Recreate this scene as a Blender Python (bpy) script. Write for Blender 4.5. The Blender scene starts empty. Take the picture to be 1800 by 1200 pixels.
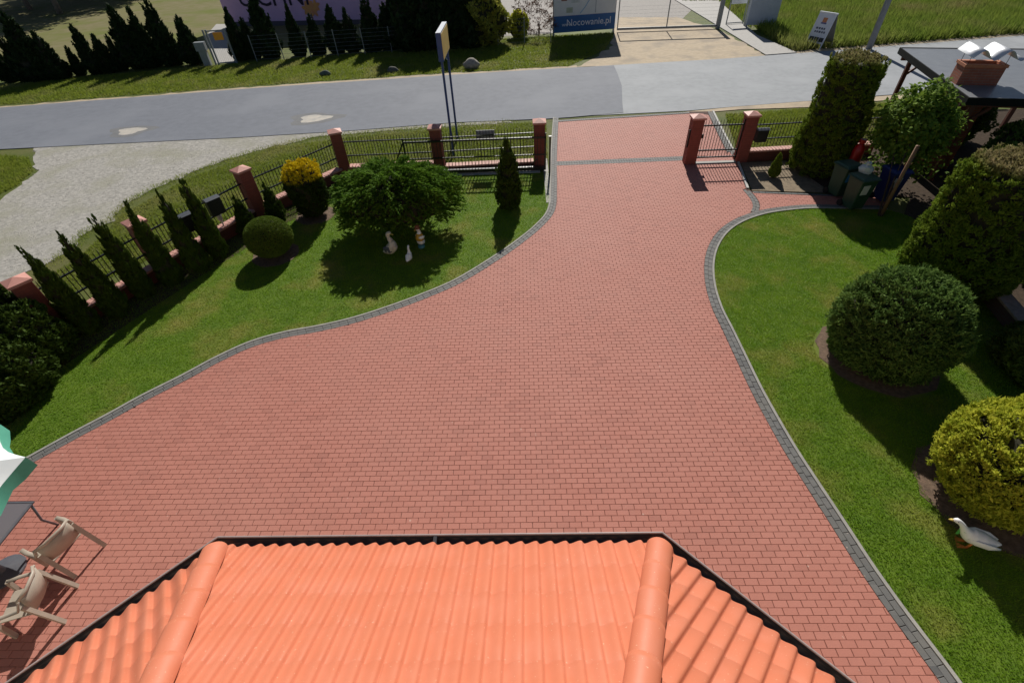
import bpy, bmesh, math, random
import numpy as np
from mathutils import Vector, Matrix
random.seed(7); RNG = np.random.default_rng(7)
scene = bpy.context.scene
COL = scene.collection

# ------------------------------------------------------------------ camera
FPX = 835.0; CAMH = 7.5
_n = np.array([50., 900., FPX]); _n /= np.linalg.norm(_n)
_k = 590 / FPX; _b = -50. / (FPX + 900. * _k)
_x = np.array([1, _k * _b, _b]); _x /= np.linalg.norm(_x)
AX, AZ = _x, -_n
AY = np.cross(AZ, AX)

def G(px, py, z=0.0):
    """photo pixel -> world point on the horizontal plane at height z"""
    c = np.array([px - 900, py - 600, FPX])
    q = np.array([c @ AX, c @ AY, c @ AZ]); t = (z - CAMH) / q[2]
    return Vector((q[0] * t, q[1] * t, z))

def PX(p):
    q = np.array([p[0], p[1], p[2] - CAMH]); c = q[0] * AX + q[1] * AY + q[2] * AZ
    return 900 + FPX * c[0] / c[2], 600 + FPX * c[1] / c[2]

def HT(bx, by, tx, ty):
    g = G(bx, by); best = (1e9, 0)
    for i in range(5, 600):
        h = i * .02; e = abs(PX((g.x, g.y, h))[1] - ty)
        if e < best[0]: best = (e, h)
    return g, best[1]

cam_data = bpy.data.cameras.new('camera'); cam = bpy.data.objects.new('camera', cam_data)
COL.objects.link(cam); scene.camera = cam
cam_data.sensor_width = 36; cam_data.lens = 36 * FPX / 1800
cam_data.clip_start = .05; cam_data.clip_end = 2000
M3 = Matrix(((AX[0], -AX[1], -AX[2]), (AY[0], -AY[1], -AY[2]), (AZ[0], -AZ[1], -AZ[2])))
cam.matrix_world = Matrix.Translation((0, 0, CAMH)) @ M3.to_4x4()

# ------------------------------------------------------------------ world, sun, exposure
SUN_EL = math.radians(37); SUN_AZ = math.radians(5)      # azimuth measured from +Y towards +X
world = bpy.data.worlds.new('World'); scene.world = world; world.use_nodes = True
nt = world.node_tree; bg = nt.nodes['Background']
sky = nt.nodes.new('ShaderNodeTexSky'); sky.sky_type = 'NISHITA'; sky.sun_disc = False
sky.air_density = .7; sky.dust_density = .4; sky.sun_elevation = SUN_EL; sky.sun_rotation = SUN_AZ
nt.links.new(sky.outputs[0], bg.inputs[0]); bg.inputs[1].default_value = .05
sd = bpy.data.lights.new('sun', 'SUN'); sd.energy = 5.0; sd.angle = math.radians(.5); sd.color = (1, .955, .88)
sun = bpy.data.objects.new('sun', sd); COL.objects.link(sun)
sdir = Vector((math.sin(SUN_AZ) * math.cos(SUN_EL), math.cos(SUN_AZ) * math.cos(SUN_EL), math.sin(SUN_EL)))
sun.rotation_euler = sdir.to_track_quat('Z', 'Y').to_euler(); sun.location = sdir * 60
vs = scene.view_settings
vs.view_transform = 'Standard'; vs.look = 'None'; vs.exposure = 0.0; vs.gamma = 1; vs.use_curve_mapping = False
scene.render.resolution_x = 1024; scene.render.resolution_y = 682

# ------------------------------------------------------------------ materials
def lin(c):
    return tuple(((v / 255) / 12.92 if v / 255 <= .04045 else ((v / 255 + .055) / 1.055) ** 2.4) for v in c)

def nodes_of(name):
    m = bpy.data.materials.new(name); m.use_nodes = True
    t = m.node_tree; return m, t, t.nodes['Principled BSDF']

def N(t, typ, **kw):
    n = t.nodes.new(typ)
    for k, v in kw.items():
        if k == 'inp':
            for a, b in v.items(): n.inputs[a].default_value = b
        else: setattr(n, k, v)
    return n

def mixc(t, fac, a, b, mode='MIX'):
    n = t.nodes.new('ShaderNodeMix'); n.data_type = 'RGBA'; n.blend_type = mode
    for sock, val in ((0, fac), (6, a), (7, b)):
        if isinstance(val, (int, float)): n.inputs[sock].default_value = val
        elif isinstance(val, tuple): n.inputs[sock].default_value = (*val[:3], 1)
        else: t.links.new(val, n.inputs[sock])
    return n.outputs[2]

def noise(t, vec, scale, detail=4, rough=.55, lo=.3, hi=.7):
    n = N(t, 'ShaderNodeTexNoise', inp={'Scale': scale, 'Detail': detail, 'Roughness': rough})
    t.links.new(vec, n.inputs['Vector'])
    r = N(t, 'ShaderNodeMapRange', inp={1: lo, 2: hi, 3: 0, 4: 1}); t.links.new(n.outputs[0], r.inputs[0])
    return r.outputs[0]

def bump(t, b, h, strength, dist=.01):
    n = N(t, 'ShaderNodeBump', inp={'Strength': strength, 'Distance': dist})
    t.links.new(h, n.inputs['Height']); t.links.new(n.outputs[0], b.inputs['Normal'])

MATS = {}
def mat(name, c1, c2=None, scale=8, rough=.7, bstr=0, bscale=40, metallic=0, c3=None, s3=.6, spec=.5):
    """two or three tones mixed by noise in world space"""
    if name in MATS: return MATS[name]
    m, t, b = nodes_of(name)
    pos = N(t, 'ShaderNodeNewGeometry').outputs['Position']
    b.inputs['Roughness'].default_value = rough; b.inputs['Metallic'].default_value = metallic
    b.inputs['Specular IOR Level'].default_value = spec
    if c2 is None: c2 = tuple(v * .86 for v in c1)
    col = mixc(t, noise(t, pos, scale), c1, c2)
    if c3: col = mixc(t, noise(t, pos, s3, 3, .5, .48, .68), col, c3)
    t.links.new(col, b.inputs['Base Color'])
    if bstr: bump(t, b, noise(t, pos, bscale, 5, .6, .2, .8), bstr)
    MATS[name] = m; return m

def leafmat(name, dark, light, tip=None, trans=.18, rough=.55):
    """foliage: the tone comes from a per-leaf attribute"""
    if name in MATS: return MATS[name]
    m, t, b = nodes_of(name)
    a = N(t, 'ShaderNodeAttribute', attribute_name='tone')
    col = mixc(t, a.outputs['Fac'], dark, light)
    if tip:
        a2 = N(t, 'ShaderNodeAttribute', attribute_name='tip'); col = mixc(t, a2.outputs['Fac'], col, tip)
    t.links.new(col, b.inputs['Base Color']); b.inputs['Roughness'].default_value = .7
    b.inputs['Specular IOR Level'].default_value = .08
    tr = N(t, 'ShaderNodeBsdfTranslucent'); t.links.new(col, tr.inputs[0])
    mx = N(t, 'ShaderNodeMixShader', inp={0: trans}); out = t.nodes['Material Output']
    t.links.new(b.outputs[0], mx.inputs[1]); t.links.new(tr.outputs[0], mx.inputs[2]); t.links.new(mx.outputs[0], out.inputs[0])
    MATS[name] = m; return m

def grassmat(name, c1, c2, c3, s1=1.3, s2=.35, blade=False):
    if name in MATS: return MATS[name]
    m, t, b = nodes_of(name)
    pos = N(t, 'ShaderNodeNewGeometry').outputs['Position']
    mp = N(t, 'ShaderNodeMapping', inp={'Scale': (1, 1, 0)}); t.links.new(pos, mp.inputs[0]); v = mp.outputs[0]
    col = mixc(t, noise(t, v, s1, 5, .6), c1, c2)
    col = mixc(t, noise(t, v, s2, 4, .55, .5, .72), col, c3)
    fine = noise(t, v, 26, 3, .7, .25, .75)
    col = mixc(t, fine, col, mixc(t, .35, col, (0.012, .02, .004)))
    t.links.new(col, b.inputs['Base Color']); b.inputs['Roughness'].default_value = .75
    b.inputs['Specular IOR Level'].default_value = .15
    if blade:
        tr = N(t, 'ShaderNodeBsdfTranslucent'); t.links.new(col, tr.inputs[0]); mx = N(t, 'ShaderNodeMixShader', inp={0: .45})
        t.links.new(b.outputs[0], mx.inputs[1]); t.links.new(tr.outputs[0], mx.inputs[2]); t.links.new(mx.outputs[0], t.nodes['Material Output'].inputs[0])
    else: bump(t, b, noise(t, v, 55, 4, .7, .2, .8), .5, .03)
    MATS[name] = m; return m

def pavermat(name, tones, dirt, rowp=.1, colp=.2, byrow=True):
    """concrete pavers: each stone has its own tone (hash of its grid cell), stains wander over all of them"""
    m, t, b = nodes_of(name)
    pos = N(t, 'ShaderNodeNewGeometry').outputs['Position']
    sp = N(t, 'ShaderNodeSeparateXYZ'); t.links.new(pos, sp.inputs[0])
    def mth(op, a, bb=None):
        n = N(t, 'ShaderNodeMath', operation=op)
        for i, v in enumerate((a, bb)):
            if v is None: continue
            if isinstance(v, (int, float)): n.inputs[i].default_value = v
            else: t.links.new(v, n.inputs[i])
        return n.outputs[0]
    row = mth('FLOOR', mth('DIVIDE', sp.outputs[1], rowp))
    odd = mth('MULTIPLY', mth('FLOORED_MODULO', row, 2.0), .5)
    colm = mth('FLOOR', mth('SUBTRACT', mth('DIVIDE', sp.outputs[0], colp), odd))
    cb = N(t, 'ShaderNodeCombineXYZ'); t.links.new(colm, cb.inputs[0]); t.links.new(row, cb.inputs[1])
    wn = N(t, 'ShaderNodeTexWhiteNoise', noise_dimensions='3D'); t.links.new(cb.outputs[0], wn.inputs['Vector'])
    col = mixc(t, wn.outputs['Value'], tones[0], tones[1])
    w2 = mth('GREATER_THAN', wn.outputs['Value'], .93)
    col = mixc(t, w2, col, tones[2])
    col = mixc(t, noise(t, pos, .45, 5, .6, .42, .75), col, dirt[0])
    col = mixc(t, mth('MULTIPLY', noise(t, pos, 1.6, 6, .65, .5, .8), .55), col, dirt[1])
    g = noise(t, pos, 90, 3, .7, .3, .7)
    col = mixc(t, mth('MULTIPLY', g, .25), col, tuple(v * .55 for v in tones[0]))
    specks = noise(t, pos, 14, 2, .5, .74, .78)
    col = mixc(t, mth('MULTIPLY', specks, .5), col, (.62, .5, .42))
    t.links.new(col, b.inputs['Base Color']); b.inputs['Roughness'].default_value = .72
    b.inputs['Specular IOR Level'].default_value = .35
    bump(t, b, g, .35, .004)
    MATS[name] = m; return m

def stonebrick(name, c1, c2, mortar, s=8.0, axis='Z'):
    """far brickwork, too small to tell its bricks apart"""
    m, t, b = nodes_of(name)
    co = N(t, 'ShaderNodeTexCoord').outputs['Object']
    sp = N(t, 'ShaderNodeSeparateXYZ'); t.links.new(co, sp.inputs[0])
    ad = N(t, 'ShaderNodeMath', operation='ADD'); t.links.new(sp.outputs[0], ad.inputs[0]); t.links.new(sp.outputs[1], ad.inputs[1])
    cb = N(t, 'ShaderNodeCombineXYZ'); t.links.new(ad.outputs[0], cb.inputs[0]); t.links.new(sp.outputs[2], cb.inputs[1])
    br = N(t, 'ShaderNodeTexBrick', inp={'Color1': (*c1, 1), 'Color2': (*c2, 1), 'Mortar': (*mortar, 1), 'Scale': 1.0, 'Mortar Size': .006,
                                        'Brick Width': .25, 'Row Height': .075})
    t.links.new(cb.outputs[0], br.inputs['Vector'])
    col = mixc(t, noise(t, co, 5), br.outputs[0], mixc(t, .3, br.outputs[0], (.05, .03, .025)))
    t.links.new(col, b.inputs['Base Color']); b.inputs['Roughness'].default_value = .8
    bump(t, b, br.outputs['Fac'], -.3, .01)
    MATS[name] = m; return m

# ------------------------------------------------------------------ mesh helpers
class MB:
    def __init__(s): s.v = []; s.f = []
    def add(s, vs_, fs_):
        o = len(s.v); s.v += [tuple(v) for v in vs_]; s.f += [tuple(i + o for i in f) for f in fs_]; return s
    def frus(s, c, z0, z1, a, b, off=(0, 0)):
        """box or truncated pyramid: a=(w,d) at z0, b=(w,d) at z1"""
        x, y = c; ox, oy = off; V = []
        for (w, d), z, dx, dy in ((a, z0, 0, 0), (b, z1, ox, oy)):
            V += [(x + dx - w / 2, y + dy - d / 2, z), (x + dx + w / 2, y + dy - d / 2, z), (x + dx + w / 2, y + dy + d / 2, z), (x + dx - w / 2, y + dy + d / 2, z)]
        return s.add(V, [(3, 2, 1, 0), (4, 5, 6, 7), (0, 1, 5, 4), (1, 2, 6, 5), (2, 3, 7, 6), (3, 0, 4, 7)])
    def box(s, x0, x1, y0, y1, z0, z1):
        return s.frus(((x0 + x1) / 2, (y0 + y1) / 2), z0, z1, (x1 - x0, y1 - y0), (x1 - x0, y1 - y0))
    def bar(s, p, q, w, h=None, up=(0, 0, 1)):
        """rectangular bar from p to q"""
        h = h or w; p = Vector(p); q = Vector(q); d = (q - p).normalized(); u = Vector(up)
        if abs(d.dot(u)) > .98: u = Vector((0, 1, 0))
        a = d.cross(u).normalized() * w / 2; b = a.cross(d).normalized() * h / 2
        V = [p - a - b, p + a - b, p + a + b, p - a + b, q - a - b, q + a - b, q + a + b, q - a + b]
        return s.add(V, [(3, 2, 1, 0), (4, 5, 6, 7), (0, 1, 5, 4), (1, 2, 6, 5), (2, 3, 7, 6), (3, 0, 4, 7)])
    def tube(s, pts, rad, n=10, caps=True, flat=None):
        """tube along pts; rad is a number or a list of numbers / (side, up) pairs"""
        pts = [Vector(p) for p in pts]; k = len(pts)
        rad = list(rad) if isinstance(rad, (list, tuple)) else [rad] * k
        V = []; F = []; ref = Vector((0, 0, 1))
        for i, p in enumerate(pts):
            d = (pts[min(i + 1, k - 1)] - pts[max(i - 1, 0)]).normalized()
            u = ref if abs(d.dot(ref)) < .95 else Vector((0, 1, 0))
            a = d.cross(u).normalized(); b = a.cross(d).normalized()
            ra, rb = rad[i] if isinstance(rad[i], (tuple, list)) else (rad[i], rad[i])
            for j in range(n):
                t = 2 * math.pi * j / n; V.append(p + a * ra * math.cos(t) + b * rb * math.sin(t))
        for i in range(k - 1):
            for j in range(n):
                F.append((i * n + j, (i + 1) * n + j, (i + 1) * n + (j + 1) % n, i * n + (j + 1) % n))
        if caps: F += [tuple(range(n)), tuple(range((k - 1) * n, k * n))[::-1]]
        return s.add(V, F)
    def lathe(s, prof, n=20, c=(0, 0, 0), caps=True):
        V = []; F = []; k = len(prof)
        for r, z in prof:
            for j in range(n):
                t = 2 * math.pi * j / n; V.append((c[0] + r * math.cos(t), c[1] + r * math.sin(t), c[2] + z))
        for i in range(k - 1):
            for j in range(n): F.append((i * n + j, i * n + (j + 1) % n, (i + 1) * n + (j + 1) % n, (i + 1) * n + j))
        if caps: F += [tuple(range(n))[::-1], tuple(range((k - 1) * n, k * n))]
        return s.add(V, F)
    def prism(s, poly, z0, z1):
        n = len(poly); V = [(p[0], p[1], z0) for p in poly] + [(p[0], p[1], z1) for p in poly]
        return s.add(V, [tuple(range(n))[::-1], tuple(range(n, 2 * n))] + [(i, (i + 1) % n, n + (i + 1) % n, n + i) for i in range(n)])
    def mesh(s, name, m=None, smooth=False, bevel=0):
        me = bpy.data.meshes.new(name); me.from_pydata(s.v, [], s.f); me.update()
        if bevel or True:
            bm = bmesh.new(); bm.from_mesh(me)
            if bevel:
                ed = [e for e in bm.edges if len(e.link_faces) == 2 and e.calc_face_angle(0) > .6]
                bmesh.ops.bevel(bm, geom=ed, offset=bevel, segments=1, affect='EDGES', clamp_overlap=True)
            bmesh.ops.recalc_face_normals(bm, faces=bm.faces)
            bm.to_mesh(me); bm.free()
        if m: me.materials.append(m)
        if smooth: me.polygons.foreach_set('use_smooth', [True] * len(me.polygons))
        return me
    def build(s, name, m, parent=None, smooth=False, bevel=0, loc=None, rz=0):
        return link(name, s.mesh(name, m, smooth, bevel), parent, loc, rz)

def link(name, data, parent=None, loc=None, rz=0):
    o = bpy.data.objects.new(name, data); COL.objects.link(o)
    if parent: o.parent = parent
    if loc is not None: o.location = loc
    if rz: o.rotation_euler = (0, 0, rz)
    return o

def tag(o, label, cat, group=None):
    o['label'] = label; o['category'] = cat
    if group: o['group'] = group
    return o

def thing(name, label, cat, loc=(0, 0, 0), rz=0, group=None):
    o = link(name, None, None, loc, rz); o.empty_display_size = .2
    return tag(o, label, cat, group)

def struct(o): o['kind'] = 'structure'; return o
def stuff(o): o['kind'] = 'stuff'; return o

def sheet(name, poly, z, m):
    me = bpy.data.meshes.new(name); me.from_pydata([(p[0], p[1], z) for p in poly], [], [tuple(range(len(poly)))]); me.update()
    bm = bmesh.new(); bm.from_mesh(me)
    for f in bm.faces:
        if f.normal.z < 0: f.normal_flip()
    bmesh.ops.triangulate(bm, faces=bm.faces, ngon_method='EAR_CLIP'); bm.to_mesh(me); bm.free()
    me.materials.append(m); return link(name, me)

def copy_tree(o, parent=None):
    c = o.copy(); COL.objects.link(c)
    if parent: c.parent = parent
    for ch in list(o.children): copy_tree(ch, c)
    return c

def ragged(poly, amp=.12, step=.3, seed=1):
    r = random.Random(seed); out = []; P = [Vector(p) for p in poly]
    for i in range(len(P)):
        a, b = P[i], P[(i + 1) % len(P)]; n = max(1, min(400, int((b - a).length / step)))
        for k in range(n): out.append(a.lerp(b, k / n) + Vector((r.uniform(-amp, amp), r.uniform(-amp, amp))))
    return out

def pxl(pts): return [G(*p).xy for p in pts]

def smooth_line(pts, step=.1):
    """Catmull-Rom through 2D points, resampled at an even step"""
    P = [Vector(p) for p in pts]; P = [P[0] * 2 - P[1]] + P + [P[-1] * 2 - P[-2]]; out = []
    for i in range(1, len(P) - 2):
        a, b, c, d = P[i - 1:i + 3]
        for k in range(24):
            t = k / 24
            out.append(.5 * ((2 * b) + (c - a) * t + (2 * a - 5 * b + 4 * c - d) * t * t + (3 * b - a - 3 * c + d) * t ** 3))
    out.append(P[-2]); res = [out[0]]; acc = 0
    for i in range(1, len(out)):
        s0 = out[i - 1]; seg = (out[i] - s0).length
        while acc + seg >= step:
            r = (step - acc) / seg; s0 = s0.lerp(out[i], r); res.append(s0.copy()); seg = (out[i] - s0).length; acc = 0
        acc += seg
    return res

def offset_line(L, d):
    res = []
    for i, p in enumerate(L):
        t = (L[min(i + 1, len(L) - 1)] - L[max(i - 1, 0)]).normalized(); res.append(p + Vector((-t.y, t.x)) * d)
    return res

def inside(poly, pts):
    """vectorised point in polygon"""
    x, y = pts[:, 0], pts[:, 1]; r = np.zeros(len(pts), bool); P = np.array([(p[0], p[1]) for p in poly]); j = len(P) - 1
    for i in range(len(P)):
        xi, yi = P[i]; xj, yj = P[j]
        if yi != yj:
            c = ((yi > y) != (yj > y)) & (x < (xj - xi) * (y - yi) / (yj - yi) + xi); r ^= c
        j = i
    return r

def scatter(poly, n, holes=()):
    P = np.array([(p[0], p[1]) for p in poly]); lo, hi = P.min(0), P.max(0); out = []; cnt = 0
    area = 0.5 * abs(np.dot(P[:, 0], np.roll(P[:, 1], 1)) - np.dot(P[:, 1], np.roll(P[:, 0], 1)))
    tot = int(n * np.prod(hi - lo) / max(area, .01))
    q = RNG.random((tot, 2)) * (hi - lo) + lo; q = q[inside(poly, q)]
    for (hx, hy, hr) in holes: q = q[(q[:, 0] - hx) ** 2 + (q[:, 1] - hy) ** 2 > hr * hr]
    return q

def blades(name, q, z, h, w, m, lean=.5):
    """grass: one triangle for each blade"""
    n = len(q); a = RNG.random(n) * 2 * np.pi; hh = h * (.6 + .8 * RNG.random(n)); ww = w * (.7 + .6 * RNG.random(n))
    la = RNG.random(n) * 2 * np.pi; ll = hh * lean * RNG.random(n) * 1.4
    V = np.zeros((n, 3, 3)); zz = np.broadcast_to(z, (n,))
    V[:, 0] = np.stack([q[:, 0] - np.cos(a) * ww, q[:, 1] - np.sin(a) * ww, zz], 1)
    V[:, 1] = np.stack([q[:, 0] + np.cos(a) * ww, q[:, 1] + np.sin(a) * ww, zz], 1)
    V[:, 2] = np.stack([q[:, 0] + np.cos(la) * ll, q[:, 1] + np.sin(la) * ll, zz + hh], 1)
    me = bpy.data.meshes.new(name); me.vertices.add(3 * n); me.vertices.foreach_set('co', V.ravel())
    me.loops.add(3 * n); me.loops.foreach_set('vertex_index', np.arange(3 * n)); me.polygons.add(n)
    me.polygons.foreach_set('loop_start', np.arange(0, 3 * n, 3)); me.polygons.foreach_set('loop_total', np.full(n, 3))
    me.update(); me.materials.append(m)
    return stuff(link(name, me))

def unit(v): return v / np.maximum(np.linalg.norm(v, axis=1, keepdims=True), 1e-9)

def leaves_mesh(name, P, D, W, L, wd, m, tone=None, tip=None):
    """pointed flat leaves: P base points, D directions, W side vectors, L lengths, wd widths"""
    n = len(P); L = np.broadcast_to(L, (n,))[:, None]; wd = np.broadcast_to(wd, (n,))[:, None]
    D = unit(D); W = unit(np.cross(D, W)); up = np.cross(W, D)
    V = np.stack([P, P + D * L * .45 + W * wd / 2 + up * L * .06, P + D * L, P + D * L * .45 - W * wd / 2 + up * L * .06], 1)
    me = bpy.data.meshes.new(name); me.vertices.add(4 * n); me.vertices.foreach_set('co', V.ravel())
    me.loops.add(4 * n); me.loops.foreach_set('vertex_index', np.arange(4 * n)); me.polygons.add(n)
    me.polygons.foreach_set('loop_start', np.arange(0, 4 * n, 4)); me.polygons.foreach_set('loop_total', np.full(n, 4))
    at = me.attributes.new('tone', 'FLOAT', 'FACE'); at.data.foreach_set('value', (RNG.random(n) if tone is None else np.clip(tone, 0, 1)).astype(np.float32))
    if tip is not None:
        at = me.attributes.new('tip', 'FLOAT', 'FACE'); at.data.foreach_set('value', np.clip(tip, 0, 1).astype(np.float32))
    me.update(); me.materials.append(m); return me

def lumps(th, z, seed, n=7, amp=.06):
    r = np.random.default_rng(seed); o = np.zeros_like(th)
    for i in range(n):
        k = r.integers(1, 7); o += amp * r.random() * np.sin(k * th + r.random() * 6.3 + z * r.uniform(1.5, 6))
    return o

def revolve_crown(name, prof, n, leaf, wd, m, seed=1, up=.5, out=.6, rnd=.5, amp=.06, tipz=None, inner=.12, core=True, clump=0):
    """crown of many leaves on a profile of revolution [(r, z), ...]; returns (leaf mesh, core mesh)"""
    global RNG
    RNG = np.random.default_rng(seed)
    pr = np.array(prof, float); seg = np.linalg.norm(np.diff(pr, axis=0), axis=1)
    wgt = seg * (pr[:-1, 0] + pr[1:, 0]) / 2; cw = np.cumsum(wgt) / wgt.sum()
    i = np.searchsorted(cw, RNG.random(n)); f = RNG.random(n)
    r = pr[i, 0] * (1 - f) + pr[i + 1, 0] * f; z = pr[i, 1] * (1 - f) + pr[i + 1, 1] * f
    th = RNG.random(n) * 2 * np.pi
    if clump:          # leaves gathered in tufts
        k = max(1, n // clump); cid = RNG.integers(0, k, n)
        th0 = RNG.random(k) * 2 * np.pi; ii = np.searchsorted(cw, RNG.random(k)); ff = RNG.random(k)
        r0 = pr[ii, 0] * (1 - ff) + pr[ii + 1, 0] * ff; z0 = pr[ii, 1] * (1 - ff) + pr[ii + 1, 1] * ff
        sp = leaf * .55
        r, z, th = r0[cid], z0[cid] + RNG.normal(0, sp, n) * .7, th0[cid] + RNG.normal(0, sp, n) / np.maximum(r0[cid], .1); i = ii[cid]
        ctone = RNG.random(k)[cid]; cpush = RNG.normal(0, .035, k)[cid]
    else: ctone = RNG.random(n); cpush = 0
    dr = pr[i + 1, 0] - pr[i, 0]; dz = pr[i + 1, 1] - pr[i, 1]; ln = np.maximum(np.hypot(dr, dz), 1e-6)
    nr, nz = dz / ln, -dr / ln
    R = r * (1 + lumps(th, z, seed, amp=amp)) + cpush - inner * r * RNG.random(n) ** 2
    P = np.stack([R * np.cos(th), R * np.sin(th), z + cpush * nz], 1)
    Nn = np.stack([nr * np.cos(th), nr * np.sin(th), nz], 1)
    D = Nn * out + np.array([0, 0, up]) + RNG.normal(0, rnd, (n, 3))
    L = leaf * (.6 + .8 * RNG.random(n)); P = P - unit(D) * L[:, None] * .5
    W = Nn + RNG.normal(0, .8, (n, 3))
    tone = .55 * ctone + .45 * RNG.random(n)
    tip = None
    if tipz is not None:
        za, zb = tipz; tip = np.clip((z - za) / (zb - za), 0, 1) * (.7 + .3 * RNG.random(n))
    lm = leaves_mesh(name, P, D, W, L, wd * (.7 + .6 * RNG.random(n)), m, tone, tip)
    cm = None
    if core:
        V = []; F = []; nn = 24
        for (rr, zz) in pr:
            for j in range(nn):
                t = 2 * math.pi * j / nn; q = max(rr * .88 - .02, .004) * (1 + float(lumps(np.array([t]), np.array([zz]), seed, amp=amp)[0]))
                V.append((q * math.cos(t), q * math.sin(t), max(zz * .97, .0)))
        for a in range(len(pr) - 1):
            for j in range(nn): F.append((a * nn + j, a * nn + (j + 1) % nn, (a + 1) * nn + (j + 1) % nn, (a + 1) * nn + j))
        cm = bpy.data.meshes.new(name + '_twigs'); cm.from_pydata(V, [], F); cm.update(); cm.materials.append(mat('crown_core_dark', (.035, .032, .014), (.02, .02, .008), 20, .9))  # closed dark core: fills gaps, the crown's inner shade put into its colour
    return lm, cm

def plant(name, label, cat, loc, lm, cm, trunk=(.05, .4), group=None, rz=0, sc=None):
    t = thing(name, label, cat, loc, rz, group)
    link('crown', lm, t)
    if cm: link('inner_twigs', cm, t)
    if trunk:
        r, h = trunk; MB().tube([(0, 0, -.05), (.01, 0, h * .5), (0, .01, h)], [r * 1.25, r, r * .7], 9).build('trunk', mat('bark', (.12, .08, .05), (.06, .04, .03), 18, .9, .5), t, True)
    if sc: t.scale = sc
    return t

def ell_prof(a, c, zc, n=14, zmin=0.0):
    pr = []
    for i in range(n + 1):
        t = -math.pi / 2 + math.pi * i / n; z = zc + c * math.sin(t)
        pr.append((max(a * math.cos(t), .01), z))
    return [(r, z) for r, z in pr if z >= zmin]

def text_mesh(name, s, size, m, ext=.004):
    cu = bpy.data.curves.new(name, 'FONT'); cu.body = s; cu.size = size; cu.extrude = ext; cu.align_x = 'CENTER'; cu.resolution_u = 3
    o = bpy.data.objects.new(name, cu); COL.objects.link(o)
    dg = bpy.context.evaluated_depsgraph_get(); me = bpy.data.meshes.new_from_object(o.evaluated_get(dg))
    bpy.data.objects.remove(o); bpy.data.curves.remove(cu)
    me.materials.clear(); me.materials.append(m); me.name = name; return me

# ================================================================== THE SETTING
m_verge = grassmat('verge_grass', (.10, .135, .022), (.14, .16, .03), (.2, .18, .07), 1.1, .3)
m_lawn = grassmat('lawn_grass', (.10, .185, .015), (.155, .24, .022), (.25, .25, .055), 2.4, .75)
m_blade = grassmat('grass_blade', (.185, .345, .022), (.29, .45, .036), (.46, .45, .10), 2.4, .75, True)
m_vblade = grassmat('verge_blade', (.24, .32, .04), (.32, .37, .055), (.42, .4, .14), 1.2, .4, True)
m_asph_old = mat('asphalt_old', (.335, .352, .37), (.285, .3, .315), 3, .8, .3, 160, c3=(.36, .376, .393), s3=.35, spec=.3)
m_asph_new = mat('asphalt_overlay', (.19, .204, .235), (.16, .172, .2), 2.5, .8, .35, 170, c3=(.205, .218, .248), s3=.3, spec=.3)
m_gravel = mat('gravel', (.46, .435, .39), (.25, .24, .215), 7, .9, .9, 16, c3=(.29, .28, .21), s3=.5)
m_sand = mat('sand', (.52, .42, .29), (.42, .33, .22), 4, .9, .5, 25, c3=(.33, .27, .2), s3=.7)
m_soil = mat('soil', (.085, .06, .042), (.045, .034, .025), 9, .95, .8, 30, spec=.1)
m_conc = mat('concrete', (.42, .4, .37), (.34, .33, .31), 5, .8, .3, 60)
m_yard = mat('dry_yard', (.23, .2, .11), (.17, .165, .06), 1.0, .95, .5, 15, c3=(.15, .17, .04), s3=.2, spec=.1)
m_joint = mat('joint_sand', (.10, .045, .035), (.07, .04, .032), 20, .95)

ground = struct(sheet('ground', [(-260, -40), (260, -40), (260, 420), (-260, 420)], -.04, m_verge))

def edge(px):
    """road edge through picture points, carried on straight at both ends"""
    L = pxl(px); b = (G(1800, 62) - G(0, 190)).xy.normalized()
    return [L[0] - b * 120] + L + [L[-1] + b * 120]
near = edge([(0, 262), (200, 252), (425, 241), (620, 229), (800, 214), (972, 206), (1210, 194), (1290, 187), (1420, 177)])
far = edge([(0, 190), (450, 155), (800, 131), (1100, 113), (1270, 103), (1420, 92), (1800, 62)])
road = struct(sheet('road', near + far[::-1], -.018, m_asph_old))
ovn = edge([(0, 262), (200, 252), (425, 241), (620, 229), (800, 215)])[:-1] + pxl([(960, 208.5), (1000, 206), (1096, 197.5)])
ovf = edge([(0, 189), (450, 154.5), (800, 131)])[:-1] + pxl([(1000, 119), (1079, 115)])
ov = struct(sheet('road_overlay', ovn + pxl([(1094, 180), (1093, 150), (1085, 128)]) + ovf[::-1], -.008, m_asph_new))
# worn sandy patches on the asphalt
for i, (px, py, rx, ry) in enumerate([(230, 230, .62, .5), (553, 208, .75, .55)]):
    c = G(px, py); pl = []
    for k in range(18):
        t = k / 18 * 6.283; q = 1 + .18 * math.sin(3 * t + i) + .1 * math.sin(5 * t); pl.append((c.x + rx * q * math.cos(t), c.y + ry * q * math.sin(t)))
    o = struct(sheet('road_patch', pl, -.004, mat('pale_patch', (.55, .5, .42), (.38, .36, .33), 3, .8, .4, 30)))
    pl2 = [(c.x + (p[0] - c.x) * 1.75, c.y + (p[1] - c.y) * 1.6) for p in pl]
    struct(sheet('road_patch_rim', pl2, -.006, mat('patch_rim', (.20, .202, .205), (.17, .173, .178), 3, .8, .3, 60, spec=.2)))
# gravel lane joining the road on the left
lane = pxl([(60, 256), (200, 250), (425, 240), (600, 229), (760, 218), (900, 210), (900, 214), (760, 223), (640, 233), (560, 240), (480, 256), (410, 276), (335, 303), (270, 330), (225, 352), (200, 385), (150, 405),
            (120, 440), (85, 462), (50, 478), (10, 492), (-60, 520), (-160, 560), (-420, 520), (-260, 420), (-120, 370), (0, 352), (35, 325), (62, 300), (55, 272)])
struct(sheet('gravel_lane', ragged(lane, .13, .35), -.026, m_gravel))
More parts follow.
